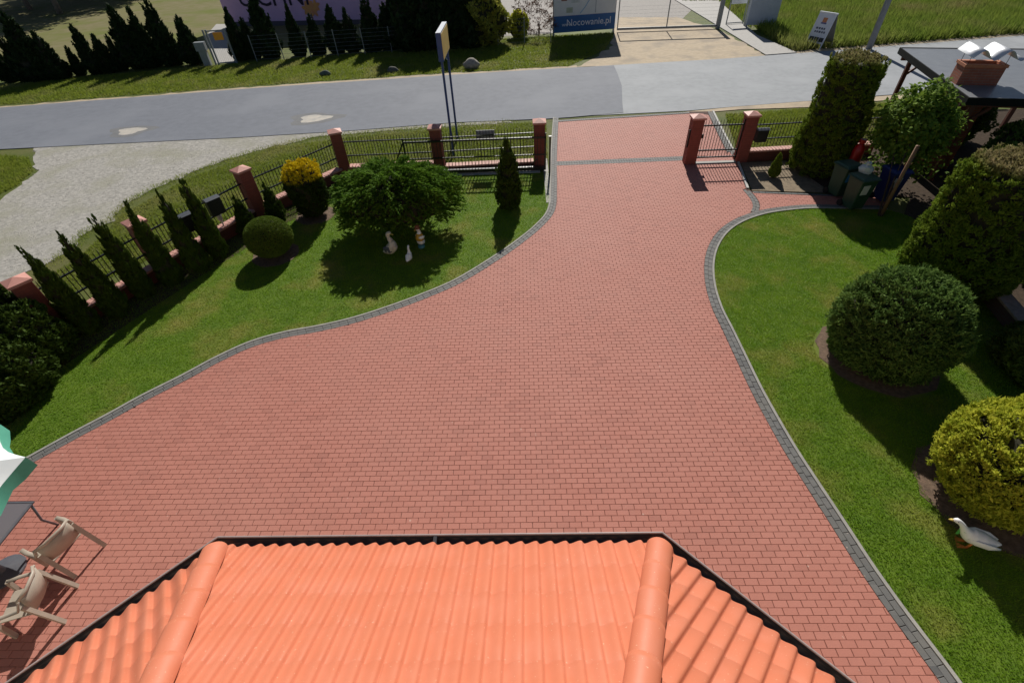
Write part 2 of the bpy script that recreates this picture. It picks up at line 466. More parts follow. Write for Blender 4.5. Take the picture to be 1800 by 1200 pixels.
# sandy strips along the far side of the road
fs = edge([(0, 190), (450, 155), (800, 131), (1030, 117)])[:-1]
fsr = []
for a_, b_ in zip(fs[:-1], fs[1:]):
    n_ = max(1, int((b_ - a_).length / .5))
    fsr += [a_.lerp(b_, k / n_) for k in range(n_)]
def strip_sheet(name, A, B, z, m):
    V = [(p[0], p[1], z) for p in A] + [(p[0], p[1], z) for p in B]; n = len(A)
    return MB().add(V, [(i, i + 1, n + i + 1, n + i) for i in range(n - 1)]).build(name, m)
struct(strip_sheet('road_shoulder', fsr, [p + Vector((0, .42 + random.uniform(-.16, .16))) for p in fsr], -.024, m_sand))
fs2 = edge([(1395, 94), (1500, 86), (1650, 74), (1800, 62)])[1:]
struct(strip_sheet('road_shoulder', fs2, [p + Vector((0, .9)) for p in fs2], -.024, m_sand))
ns = pxl([(1205, 196), (1290, 187.5), (1420, 177.5), (1600, 165), (1600, 172), (1420, 188), (1300, 192), (1240, 197)])
struct(sheet('road_shoulder', ns, -.014, m_sand))
# opposite side: sand drive, yards, concrete walk
struct(sheet('sand_drive', ragged(pxl([(1012, 118), (1040, 104), (1060, 90), (1075, 82), (1078, 50), (1090, 30), (1155, 30), (1190, 30), (1270, 55), (1348, 97), (1270, 104), (1130, 112)]), .15, .5), -.03, m_sand))
struct(sheet('gravel_yard', pxl([(850, 66), (905, 62), (968, 58), (1080, 48), (1190, 42), (1215, 18), (1190, -60), (840, -60)]), -.034, mat('yard_gravel', (.38, .35, .32), (.28, .26, .24), 6, .9, .5, 20)))
struct(sheet('garden_yard', pxl([(-40, 125), (180, 108), (345, 92), (420, 88), (640, 70), (830, 62), (830, -40), (-100, -40)]), -.036, m_yard))
struct(sheet('garden_path', pxl([(380, 111), (418, 109), (405, 60), (398, 42), (380, 42), (362, 62)]), -.03, m_conc))
walk = pxl([(1186, 0), (1262, 0), (1330, 62), (1400, 93), (1346, 97)])
struct(MB().prism([(p.x, p.y) for p in walk], -.04, .02).build('pavement', m_conc))

# ------------------------------------------------------------------ driveway of pavers
m_red = pavermat('red_paver', ((.44, .172, .128), (.485, .196, .148), (.40, .156, .117)), ((.48, .205, .157), (.385, .168, .13)))
m_grey = pavermat('grey_paver', ((.125, .125, .122), (.17, .167, .16), (.105, .105, .105)), ((.145, .14, .13), (.19, .18, .155)))
# grass-side lines of the two lawns, from the gate towards the house
left_g = smooth_line(pxl([(972, 207), (969.5, 240), (967, 285), (966, 330), (962, 368), (940, 396), (900, 428), (860, 455), (800, 491), (740, 517), (680, 539), (620, 558), (560, 572), (500, 583), (440, 600),
                          (380, 627), (320, 659), (250, 694), (190, 727), (120, 764), (40, 808), (-80, 872), (-230, 950)]))
right_g = smooth_line(pxl([(1560, 369), (1500, 368), (1440, 367), (1400, 369), (1350, 376), (1310, 389), (1282, 407), (1264, 432), (1256, 462), (1258, 500), (1270, 540), (1289, 578), (1312, 625), (1340, 682), (1370, 736),
                           (1402, 790), (1440, 848), (1480, 908), (1530, 984), (1570, 1041), (1610, 1095), (1660, 1160), (1720, 1240), (1790, 1330), (1850, 1420)]))
EDG = .06; ROWS = .2
left_in = offset_line(left_g, EDG + ROWS)       # drive lies to the left of the walking direction (south, then west)
right_in = offset_line(right_g, -(EDG + ROWS))
wick = smooth_line(pxl([(1254, 196), (1272, 232), (1291, 268), (1304, 300), (1316, 334)]))        # edging at the wicket gate
div = smooth_line(pxl([(1316, 334), (1326, 345), (1333, 356), (1334, 367), (1326, 381)]))                        # grey rows between drive and bin path
ptop = smooth_line(pxl([(1322, 337), (1400, 340), (1480, 343), (1560, 345)]))
g0, g1 = G(973, 288.5).xy, G(1204, 279).xy                                                        # grey band across the gate
r0, r1 = G(972, 212).xy, G(1213, 196.5).xy                                                        # grey band along the road
gn = Vector((0, 1)); BW = .2
def cut(line, p, keep_after):
    i = min(range(len(line)), key=lambda k: (line[k] - p).length); return line[i:] if keep_after else line[:i + 1]
wick_in = offset_line(wick, -.03)
# red areas
lw = cut(left_in, Vector((left_in[0].x, g0.y - BW)), True)
ri = [p for p in right_in if p.x < div[-1].x + .05 or p.y < 10]
areaA = [Vector((g0.x + .1, g0.y - BW))] + lw[3:] + [Vector((-16, .3)), Vector((6.9, .3))] + ri[::-1]
areaA += offset_line(div, .2)[::-1] if False else [p + Vector((-.2, 0)) for p in div[::-1]]
areaA += [p + Vector((-.08, 0)) for p in cut(wick, G(1291, 268).xy, True)[::-1]]
areaA += [Vector((G(1244, 279).x, g1.y + .12)), Vector((g1.x, g1.y - BW))]
lb = [p for p in left_in if g0.y + BW < p.y < r0.y - .3]
areaB = lb + [Vector((g0.x + .1, g0.y + BW)), Vector((g1.x, g1.y + BW)), Vector((G(1244, 279).x, g1.y + .14)), Vector((G(1288, 279).x, g1.y + .14))]
areaB += [p + Vector((-.30, 0)) for p in wick if g1.y + .14 < p.y < r1.y - .5][::-1] + [r1 + Vector((.15, -.3)), Vector((r0.x + .1, r0.y - .3))]
pl = [p for p in right_in if p.x >= div[-1].x - .05 and p.y > 10][::-1]
areaC = [p + Vector((.02, 0)) for p in div] + pl + [p + Vector((0, -.14)) for p in ptop][::-1]
full = [Vector((r0.x - .3, r0.y))] + [p for p in left_g if p.y < r0.y] + [Vector((-16, .25)), Vector((7, .25))] + right_g[::-1] + [p for p in ptop[::-1]] + wick[::-1] + [r1]
drive = struct(sheet('driveway', full, .002, m_joint))

PZ = .016
def paver_verts(poly):
    """chamfered stone from its outline"""
    n = len(poly); c = sum((Vector(p) for p in poly), Vector((0, 0))) / n; V = []
    for z, ins in ((-.01, .0025), (PZ - .005, .0025), (PZ, .0075)):
        for p in poly:
            d = Vector(p) - c; l = max(d.length, .001); V.append((*(c + d * max(0, (l - ins * 1.35)) / l), z))
    F = [tuple(range(2 * n, 3 * n))]
    for k in range(2):
        for i in range(n): F.append((k * n + i, k * n + (i + 1) % n, (k + 1) * n + (i + 1) % n, (k + 1) * n + i))
    return V, F

def clip_rect(poly, x0, x1, y0, y1):
    P = [(p[0], p[1]) for p in poly]
    for ax, lim, sg in ((0, x0, 1), (0, x1, -1), (1, y0, 1), (1, y1, -1)):
        out = []
        for i in range(len(P)):
            a, b = P[i - 1], P[i]; da = (a[ax] - lim) * sg; db = (b[ax] - lim) * sg
            if (da >= 0) != (db >= 0):
                t = da / (da - db); out.append((a[0] + (b[0] - a[0]) * t, a[1] + (b[1] - a[1]) * t))
            if db >= 0: out.append(b)
        P = out
        if not P: break
    return P

def area2(P): return .5 * sum(P[i - 1][0] * P[i][1] - P[i][0] * P[i - 1][1] for i in range(len(P)))

def roof_hides(u, v): return v > 930 and ((385 <= u <= 1165) or (u < 385 and v > 940 + (385 - u) * .62) or (u > 1165 and v > 940 + (u - 1165) * .71))
stones = []       # (score, kind, data)
for A in (areaA, areaB, areaC):
    Q = np.array([(p[0], p[1]) for p in A]); x0, y0 = Q.min(0); x1, y1 = Q.max(0)
    for row in range(int(y0 / .1) - 1, int(y1 / .1) + 1):
        off = .1 * (row % 2); cols = np.arange(int((x0 - off) / .2) - 1, int((x1 - off) / .2) + 1)
        cx = cols * .2 + off
        tst = np.concatenate([np.stack([cx + dx, np.full(len(cx), row * .1 + dy)], 1) for dx, dy in ((.001, .001), (.199, .001), (.199, .099), (.001, .099))])
        ins = inside(A, tst).reshape(4, -1).sum(0)
        for k in np.nonzero(ins)[0]:
            bx0 = cx[k]; by0 = row * .1
            u, v = PX((bx0 + .1, by0 + .05, 0)); vis = -10 < u < 1810 and v < 1215 and not roof_hides(u, v)
            if ins[k] == 4: stones.append((v if vis else -1, 'full', (bx0, by0)))
            else:
                P = clip_rect(A, bx0, bx0 + .2, by0, by0 + .1)
                if len(P) >= 3 and abs(area2(P)) > .0012: stones.append((-1, 'cut', P if area2(P) > 0 else P[::-1]))
stones.sort(key=lambda s: -s[0])
full_me = [None] * 3
for i in range(3):
    V, F = paver_verts([(0, 0), (.2, 0), (.2, .1), (0, .1)]); me = bpy.data.meshes.new('paver'); me.from_pydata(V, [], F); me.update(); me.materials.append(m_red); full_me[i] = me
mb = MB(); fv, ff = paver_verts([(0, 0), (.2, 0), (.2, .1), (0, .1)])
for i, (sc, kind, d) in enumerate(stones):
    dz = random.uniform(-.0015, .0015)
    if kind == 'full' and i < 296:
        link('paver', full_me[i % 3], drive, (d[0], d[1], dz))
    elif kind == 'full': mb.add([(v[0] + d[0], v[1] + d[1], v[2] + dz) for v in fv], ff)
    else: mb.add(*paver_verts(d))
me = bpy.data.meshes.new('pavers'); me.from_pydata(mb.v, [], mb.f); me.update(); me.materials.append(m_red)
stuff(link('pavers', me, drive))

# grey border pavers: two rows along each curve, and the bands
gv, gf = paver_verts([(-.1, -.05), (.1, -.05), (.1, .05), (-.1, .05)])
gme = bpy.data.meshes.new('edge_paver'); gme.from_pydata(gv, [], gf); gme.update(); gme.materials.append(m_grey)
greys = []
def lay(line, offs, step=2, along=True):
    for r_, o in enumerate(offs):
        L = offset_line(line, o); k = 1 if r_ % 2 else 0; acc = 0
        pts = smooth_line(L[::3] + [L[-1]], .2) if len(L) > 6 else L
        for i in range(len(pts) - 1):
            a, b = pts[i], pts[i + 1]
            c = (a + b) / 2 if r_ % 2 == 0 else b
            t = (b - a); greys.append((c, math.atan2(t.y, t.x) + (0 if along else math.pi / 2)))
lay(left_g, (EDG + .05, EDG + .15)); lay(right_g, (-(EDG + .05), -(EDG + .15)))
lay(smooth_line([p + Vector((-.1, 0)) for p in div[::2]]), (-.05, .05)); lay([p + Vector((0, -.06)) for p in ptop], (0,))
lay([p for p in smooth_line([p + Vector((-.17, 0)) for p in wick[::3]]) if p.y > g1.y + .2], (-.05, .05))
def band(a, b, depth):
    d = (b - a); n = int(d.length / .1); t = d.normalized(); w = Vector((-t.y, t.x))
    for k in range(n):
        for j in range(int(depth / .2 + .5)):
            greys.append((a + t * (k + .5) * .1 + w * (-depth / 2 + .1 + .2 * j), math.atan2(t.y, t.x) + math.pi / 2))
band(Vector((g0.x + .1, g0.y)), g1, .4); band(Vector((r0.x, r0.y - .16)), r1 + Vector((0, -.16)), .2)
gs = []
for c, a in greys:
    u, v = PX((c.x, c.y, 0)); gs.append((v if (-10 < u < 1810 and v < 1210) else -1, c, a))
gs.sort(key=lambda s: -s[0]); mb = MB()
for i, (s, c, a) in enumerate(gs):
    dz = .0015 + random.uniform(-.001, .0025)
    if i < 296: link('edge_paver', gme, drive, (c.x, c.y, dz), a)
    else:
        ca, sa = math.cos(a), math.sin(a); mb.add([(c.x + v[0] * ca - v[1] * sa, c.y + v[0] * sa + v[1] * ca, v[2] + dz) for v in gv], gf)
me = bpy.data.meshes.new('edge_pavers'); me.from_pydata(mb.v, [], mb.f); me.update(); me.materials.append(m_grey); stuff(link('edge_pavers', me, drive))

def ribbon(name, L, o0, o1, z0, z1, m):
    A = offset_line(L, o0); B = offset_line(L, o1); n = len(L); V = []; F = []
    for p, q in zip(A, B): V += [(p.x, p.y, z0), (p.x, p.y, z1), (q.x, q.y, z1), (q.x, q.y, z0)]
    for i in range(n - 1):
        a, b = 4 * i, 4 * i + 4
        for k in range(3): F.append((a + k, a + k + 1, b + k + 1, b + k))
    m_ = MB().add(V, F); return struct(m_.build(name, m))
m_kerb = mat('kerb_concrete', (.36, .345, .31), (.27, .26, .235), 7, .85, .4, 70)
ribbon('kerb', left_g, .004, EDG - .004, -.03, .03, m_kerb)
ribbon('kerb', right_g, -.004, -EDG + .004, -.03, .03, m_kerb)
ribbon('kerb', wick, -.06, .02, -.03, .035, mat('kerb_pale', (.5, .49, .46), (.42, .41, .38), 7, .8, .3, 60))

# ------------------------------------------------------------------ lawns and beds
fence_pts = [Vector(p) for p in ((-16.2, -2.0), (-11.56, 8.73), (-10.43, 11.37), (-8.93, 14.58), (-6.82, 17.69))]
lawnL = [p for p in left_g if p.y < 17.4] + [Vector((-14.6, -1.9))] + [p + Vector((.25, -.1)) for p in fence_pts] + [Vector((-3, 17.45)), Vector((.4, 17.4))]
struct(sheet('lawn', lawnL, .0, m_lawn))
lawnR = right_g[::-1] + [Vector((11.6, 13.3)), Vector((12.2, 11.2)), Vector((11.0, 8.0)), Vector((9.2, 4.0)), Vector((8.2, .2))]
struct(sheet('lawn', lawnR, .0, m_lawn))
bed = [G(*p).xy for p in ((1322, 335), (1400, 337), (1462, 339))] + [Vector((9.75, 17.6)), Vector((8.3, 17.6)), G(1295, 268).xy]
struct(sheet('planting_bed', bed, -.002, mat('bed_soil', (.3, .23, .15), (.17, .13, .085), 6, .95, .8, 25)))
struct(sheet('planting_bed', [Vector((11.55, 13.35)), G(1600, 346).xy, G(1462, 339).xy, Vector((9.75, 17.6)), Vector((13.8, 22.5)), Vector((24, 22)), Vector((22, 4)), Vector((11.0, 4)), Vector((11.1, 8.0)), Vector((12.25, 11.2))], -.006, m_soil))  # dark soil; near the bins its colour also stands in for vine and shelter shade
bedL = [p + Vector((.2, -.12)) for p in fence_pts] + [p + Vector((1.0, -.55)) for p in fence_pts[::-1]]
struct(sheet('planting_bed', bedL, .006, m_soil))
YEW = (7.47, 7.35); GOLD = G(1757, 815, .85).xy + Vector((.36, -.03)); BALL = (-7.5, 12.17); YGL = (-7.04, 14.56); JUN = (-3.95, 13.45)
def disc(name, c, r, z, m, n=26):
    return struct(sheet(name, [(c[0] + r * math.cos(k / n * 6.283) * (1 + .04 * math.sin(3 * k)), c[1] + r * math.sin(k / n * 6.283) * (1 + .04 * math.cos(2 * k))) for k in range(n)], z, m))
m_mulch = mat('mulch', (.2, .13, .085), (.09, .06, .04), 12, .95, .8, 40)
for c, r in ((YEW, 1.15), (GOLD, 1.08), (BALL, .68), (YGL, .66)): disc('planting_bed', c, r, .009, m_mulch)
holes = [(*YEW, 1.2), (GOLD[0], GOLD[1], 1.02), (*BALL, .66), (*YGL, .6), (*JUN, .15)]
blades('grass', scatter(lawnL, 210000, holes), .0, .028, .0075, m_blade)
blades('grass', scatter([p for p in lawnR], 240000, holes), .0, .030, .0065, m_blade)
# verge between fence and road
vergeN = pxl([(480, 258), (640, 237), (800, 224), (960, 212), (964, 290), (620, 292), (500, 345), (400, 400), (250, 460), (120, 520), (60, 500), (140, 450), (215, 375), (330, 312)])
blades('grass', scatter(vergeN, 60000), -.04, .075, .012, m_vblade, .8)
blades('grass', scatter(pxl([(1275, 200), (1420, 190), (1560, 180), (1560, 262), (1296, 264)]), 26000), -.04, .09, .014, m_vblade, .8)
blades('grass', scatter(pxl([(-200, 300), (0, 272), (50, 276), (58, 300), (30, 325), (-10, 345), (-200, 380)]), 16000), -.04, .1, .018, m_vblade, .8)
farverge = pxl([(0, 184), (450, 150), (800, 127), (1000, 116), (1040, 98), (1062, 88), (1078, 66), (1078, 57), (970, 63), (860, 70), (640, 92), (420, 112), (180, 132), (0, 150), (-200, 165), (-200, 200)])
blades('grass', scatter(farverge, 90000), -.04, .1, .022, m_vblade, .8)
m_tall = grassmat('meadow_blade', (.16, .25, .035), (.27, .33, .06), (.34, .3, .12), .55, .22, True)
meadow = pxl([(1395, 90), (1500, 82), (1650, 70), (1840, 56), (1900, -10), (1270, -10), (1340, 60)])
blades('tall_grass', scatter(meadow, 60000), -.04, .55, .035, m_tall, .6)
blades('tall_grass', scatter(pxl([(1200, 2), (1262, 2), (1320, 50), (1330, 20), (1300, -20), (1210, -20)]), 5000), -.04, .3, .03, m_tall, .6)

seam = [Vector(p) for p in pxl([(900, 213), (760, 223), (640, 233), (560, 240), (480, 256), (410, 276), (335, 303), (270, 330), (225, 352), (200, 385), (150, 405), (120, 440), (85, 462)])]
tq = []
for a_, b_ in zip(seam[:-1], seam[1:]):
    for k in range(int((b_ - a_).length * 260)):
        p_ = a_.lerp(b_, random.random()); tq.append((p_.x + random.gauss(0, .16), p_.y - .05 + random.gauss(0, .2)))
blades('grass', np.array(tq), -.03, .06, .011, m_vblade, .9)
# pebbles on the gravel lane
q = scatter(lane, 6000); q = q[(q[:, 0] > -30)]
oct_v = np.array([(1, 0, 0), (0, 1, 0), (-1, 0, 0), (0, -1, 0), (0, 0, 1)], float); oct_f = [(0, 1, 4), (1, 2, 4), (2, 3, 4), (3, 0, 4)]
mb = MB()
for x, y in q:
    s = random.uniform(.01, .03); a = random.random() * 3; V = [(x + s * (v[0] * math.cos(a) - 1.3 * v[1] * math.sin(a)), y + s * (v[0] * math.sin(a) + 1.3 * v[1] * math.cos(a)), -.026 + s * .4 * v[2]) for v in oct_v]; mb.add(V, oct_f)
me = bpy.data.meshes.new('pebbles'); me.from_pydata(mb.v, [], mb.f); me.update(); me.materials.append(mat('pebble', (.42, .39, .34), (.30, .28, .25), 30, .9)); po = stuff(link('gravel_pebbles', me))

# ================================================================== THE HOUSE UNDER THE CAMERA (hipped tiled bay)
EZ = 2.70
EA = G(385, 940, EZ); EB = G(1165, 940, EZ); EY = (EA.y + EB.y) / 2; EA.y = EB.y = EY
PITCH = math.radians(30); GW = .125                                   # eave line of the tiles lies behind the gutter lip
house = thing('house', 'bay of a house with an orange tiled hipped roof and dark gutter', 'house', (0, 0, 0))
m_tile, t_, b_ = nodes_of('roof_tile')
pos = N(t_, 'ShaderNodeNewGeometry').outputs['Position']; oi = N(t_, 'ShaderNodeObjectInfo').outputs['Random']
c_ = mixc(t_, oi, (.60, .187, .10), (.625, .2, .11)); c_ = mixc(t_, noise(t_, pos, 3.2, 5, .6, .45, .8), c_, (.635, .222, .135))
c_ = mixc(t_, noise(t_, pos, 60, 2, .5, .7, .74), c_, (.75, .42, .28))
t_.links.new(c_, b_.inputs['Base Color']); b_.inputs['Roughness'].default_value = .5; b_.inputs['Specular IOR Level'].default_value = .35
bump(t_, b_, noise(t_, pos, 120, 3, .6, .2, .8), .12, .003)
m_gut = mat('gutter_metal', (.045, .045, .05), (.03, .03, .034), 6, .35, 0)
m_wall = mat('cream_render', (.62, .55, .43), (.55, .48, .37), 6, .9, .3, 60)
def tile_h(s):          # profile across the slope: a rolled wave every 15 cm
    x = (s % .15) / .15
    return .036 * ((.5 - .5 * math.cos(math.pi * x / .25)) if x < .25 else (.5 + .5 * math.cos(math.pi * (x - .25) / .75)) ** .9)
TW, TC, TL = .30, .345, .385
def tile_bm():
    V = []; F = []; W_ = (0, .03, .07, .11, .15, .2, .3, .45, .6, .75, .9); SX = [.15 * w for w in W_] + [.15 + .15 * w for w in W_] + [TW]; n = len(SX) - 1
    for (t, base) in ((0., .0075), (TL, .001)):
        for x_ in SX: V.append((x_, t, base + tile_h(x_)))
    for x_ in SX: V.append((x_, 0.0, .0075 + tile_h(x_) - .008))
    o = n + 1
    for i in range(n): F += [(i, i + 1, o + i + 1, o + i), (2 * o + i, 2 * o + i + 1, i + 1, i)]
    bm = bmesh.new(); vv = [bm.verts.new(v) for v in V]
    for f in F: bm.faces.new([vv[i] for i in f])
    return bm
bm = tile_bm(); tile_me = bpy.data.meshes.new('roof_tile'); bm.to_mesh(tile_me); bm.free(); tile_me.materials.append(m_tile)
tile_me.polygons.foreach_set('use_smooth', [True] * len(tile_me.polygons))
roof_deck = MB(); ntile = 0
def roof_face(P0, e, n_in, Le, cut0, cut1, courses, hide=lambda p: False):
    """P0 start of the eave, e along it, n_in inwards; cut = hip shift per metre inwards at either end"""
    global ntile
    e = Vector(e).normalized(); n_in = Vector(n_in).normalized(); cp, sp_ = math.cos(PITCH), math.sin(PITCH)
    u = n_in * cp + Vector((0, 0, 1)) * sp_; nrm = e.cross(u).normalized()
    B = Matrix((e, u, nrm)).transposed().to_4x4(); B.translation = P0
    T = courses * TC; k0, k1 = cut0 * cp, cut1 * cp
    deck = [P0, P0 + e * Le, P0 + e * (Le - k1 * T) + u * T, P0 + e * (k0 * T) + u * T]
    roof_deck.add([p - nrm * .012 for p in deck], [(0, 1, 2, 3)])
    ns = int(Le / TW) + 1
    for c in range(courses):
        for i in range(-1, ns + 1):
            s0 = i * TW; t0 = c * TC - .025
            lo0, lo1 = k0 * t0, k0 * (t0 + TL); hi0, hi1 = Le - k1 * t0, Le - k1 * (t0 + TL)
            if s0 + TW < min(lo0, lo1) or s0 > max(hi0, hi1): continue
            if hide(B @ Vector((s0 + .15, t0 + .17, 0))): continue
            whole = s0 >= max(lo0, lo1) and s0 + TW <= min(hi0, hi1)
            if whole: me = tile_me
            else:
                bm = tile_bm()
                for v in bm.verts: v.co.x += s0; v.co.y += t0
                if s0 < max(lo0, lo1): bmesh.ops.bisect_plane(bm, geom=bm.verts[:] + bm.edges[:] + bm.faces[:], plane_co=(0, 0, 0), plane_no=(1, -k0, 0), clear_inner=True)
                if s0 + TW > min(hi0, hi1): bmesh.ops.bisect_plane(bm, geom=bm.verts[:] + bm.edges[:] + bm.faces[:], plane_co=(Le, 0, 0), plane_no=(-1, -k1, 0), clear_inner=True)
                if len(bm.faces) == 0: bm.free(); continue
                for v in bm.verts: v.co.x -= s0; v.co.y -= t0
                me = bpy.data.meshes.new('roof_tile'); bm.to_mesh(me); bm.free(); me.materials.append(m_tile)
                me.polygons.foreach_set('use_smooth', [True] * len(me.polygons))
            o = link('roof_tile', me, roof); o.matrix_local = B @ Matrix.Translation((s0, t0, random.uniform(-.001, .001))); ntile += 1
C22 = math.tan(math.radians(22.5)); D45 = math.sqrt(.5)
RA = EA + Vector((GW * C22, -GW, 0)); RB = EB + Vector((-GW * C22, -GW, 0))          # tile eave corners
roof = None
SIDE = 3.3
roof = MB().add([(0, 0, 0)], []).build('roof', m_tile, house) if False else None
deck_holder = bpy.data.meshes.new('roof'); roof = link('roof', deck_holder, house)
ahead = lambda p: p.y < -.55
roof_face(RB, (-1, 0, 0), (0, -1, 0), (RB - RA).length, C22, C22, 8)
roof_face(RA, (-D45, -D45, 0), (D45, -D45, 0), SIDE, C22, 0, 7, ahead)
roof_face(RB + Vector((D45, -D45, 0)) * SIDE, (-D45, D45, 0), (-D45, -D45, 0), SIDE, 0, C22, 7, ahead)
deck_holder.from_pydata(roof_deck.v, [], roof_deck.f); deck_holder.update(); deck_holder.materials.append(mat('roof_deck', (.05, .04, .035), None, 5, .9))
print('tiles', ntile)
# hip caps: overlapping half-round tiles
def cap_mesh(rounded):
    V = []; F = []; n = 12; R = .128; rings = [(0, 1.0, 0), (.05, 1.0, 0), (.4, .95, -.008)]
    if rounded: rings = [(-.1, .15, -.055), (-.085, .5, -.03), (-.05, .82, -.01), (0, 1.0, 0), (.05, 1.0, 0), (.4, .95, -.008)]
    for t, k, dz in rings:
        for j in range(n + 1):
            a = math.pi * (j / n); V.append((R * k * math.cos(a), t, R * k * .82 * math.sin(a) + dz))
    o = n + 1
    for r in range(len(rings) - 1):
        for j in range(n): F.append((r * o + j, r * o + j + 1, (r + 1) * o + j + 1, (r + 1) * o + j))
    if not rounded:
        b = len(V)
        for j in range(n + 1):
            a = math.pi * (j / n); V.append((R * .86 * math.cos(a), 0, R * .82 * .86 * math.sin(a)))
        for j in range(n): F.append((b + j, b + j + 1, j + 1, j))
    me = bpy.data.meshes.new('hip_cap'); me.from_pydata(V, [], F); me.update(); me.materials.append(m_tile)
    me.polygons.foreach_set('use_smooth', [True] * len(me.polygons)); return me
cap0, cap1 = cap_mesh(True), cap_mesh(False)
for C, sx in ((RA, 1), (RB, -1)):
    d = Vector((sx * math.sin(math.radians(22.5)), -math.cos(math.radians(22.5)), math.cos(math.radians(22.5)) * math.tan(PITCH)))
    d.normalize(); side = d.cross(Vector((0, 0, 1))).normalized(); up = side.cross(d)
    for k in range(9):
        B = Matrix((side, d, up)).transposed().to_4x4(); B.translation = C + d * (.06 + .345 * k) + up * .018 + Vector((0, 0, .004 * (k % 2)))
        o = link('hip_cap', cap0 if k == 0 else cap1, roof); o.matrix_local = B
# gutters: half-round troughs with a rolled lip along each eave
def gutter(A, B, inn, mit0, mit1):
    A, B, inn = Vector(A), Vector(B), Vector(inn).normalized(); e = (B - A).normalized(); R = .07; V = []; F = []; n = 10
    prof = [(R - R * math.cos(math.pi * j / n), -R * math.sin(math.pi * j / n)) for j in range(n + 1)]
    prof += [(x + (.004 if i < n / 2 else -.004), z + .004) for i, (x, z) in reversed(list(enumerate(prof)))]
    for P, mt in ((A, mit0), (B, mit1)):
        for x, z in prof: V.append(P + inn * x + e * (mt * x) + Vector((0, 0, z)))
    k = len(prof)
    for j in range(k): F.append((j, (j + 1) % k, k + (j + 1) % k, k + j))
    g = MB().add(V, F).build('gutter', m_gut, house)
    MB().tube([A + Vector((0, 0, .004)), B + Vector((0, 0, .004))], .011, 8).build('gutter_lip', mat('gutter_edge', (.36, .31, .3), (.3, .26, .25), 8, .3), g)
    return g
g_ = gutter(EA, EB, (0, -1, 0), C22, -C22)
gutter(EA + Vector((-D45, -D45, 0)) * SIDE, EA, (D45, -D45, 0), 0, -C22)
gutter(EB, EB + Vector((D45, -D45, 0)) * SIDE, (-D45, -D45, 0), C22, 0)
bx = G(765, 945, EZ).x; MB().box(bx - .02, bx + .02, EY - .14, EY - .004, EZ - .045, EZ + .008).build('gutter_bracket', m_gut, house, bevel=.004)
inn = .42
W1, W2 = RA + Vector((inn * C22, -inn, 0)), RB + Vector((-inn * C22, -inn, 0))
wp = [(W1.x - 2.6, W1.y - 2.6), (W1.x, W1.y), (W2.x, W2.y), (W2.x + 2.6, W2.y - 2.6)]
MB().prism([(p[0], p[1]) for p in wp], 0, EZ + .02).build('wall', m_wall, house)
MB().box(-8, 6, -1.4, -.95, 0, 6.3).build('wall', m_wall, house)

# ================================================================== FENCE, PILLARS, GATES
m_pil = stonebrick('pillar_brick', (.28, .072, .05), (.32, .085, .058), (.23, .068, .05))
m_plinth = stonebrick('plinth_brick', (.15, .042, .03), (.18, .05, .035), (.12, .04, .03))
m_cap = mat('pillar_cap', (.62, .30, .24), (.55, .25, .2), 9, .6, .2, 50)
m_cop = mat('coping_brick', (.60, .32, .26), (.50, .25, .2), 14, .7, .2, 50)
m_iron = mat('black_iron', (.018, .018, .02), (.012, .012, .014), 10, .4)
PIL = {}
def pillar(key, x, y, rz, label):
    t = thing('gate_pillar' if key in 'DEF' else 'fence_pillar', label, 'pillar', (x, y, -.04), rz, 'red pillars of the front fence')
    MB().frus((0, 0), 0, 1.64, (.4, .4), (.4, .4)).build('shaft', m_pil, t, bevel=.008)
    c = MB(); c.box(-.24, .24, -.24, .24, 1.64, 1.70); c.frus((0, 0), 1.70, 1.79, (.48, .48), (.03, .03)); c.build('cap', m_cap, t)
    PIL[key] = Vector((x, y)); return t
ang = math.atan2(3.11, 2.11)
pA = pillar('A', -11.56, 8.73, ang, 'red pillar at the far-left end of the front fence, half behind shrubs')
pB = pillar('B', -10.43, 11.37, ang, 'red fence pillar whose pink cap peeks from behind a thin thuja')
pC = pillar('C', -8.93, 14.58, ang, 'red fence pillar between the clipped green ball and the verge')
pD_ = pillar('G', -6.82, 17.69, ang * .4, 'red corner pillar of the fence behind the yellow-topped bush')
pE_ = pillar('H', -3.18, 17.75, 0, 'red fence pillar behind the spreading juniper, by the blue sign')
pF_ = pillar('D', .59, 17.91, 0, 'red pillar where the sliding gate ends beside the driveway')
pG_ = pillar('E', 6.19, 17.72, 0, 'red pillar with an intercom between driveway and wicket gate')
pH_ = pillar('F', 8.1, 17.79, 0, 'red pillar between the wicket gate and the black letter box')
ic = tag(MB().box(-.035, .035, -.03, .03, 0, .62).build('intercom', mat('intercom_black', (.02, .02, .022), None, 9, .35), None, bevel=.008, loc=(5.965, 17.62, .62), rz=math.pi / 2), 'tall black intercom strip on the pillar by the driveway', 'intercom')

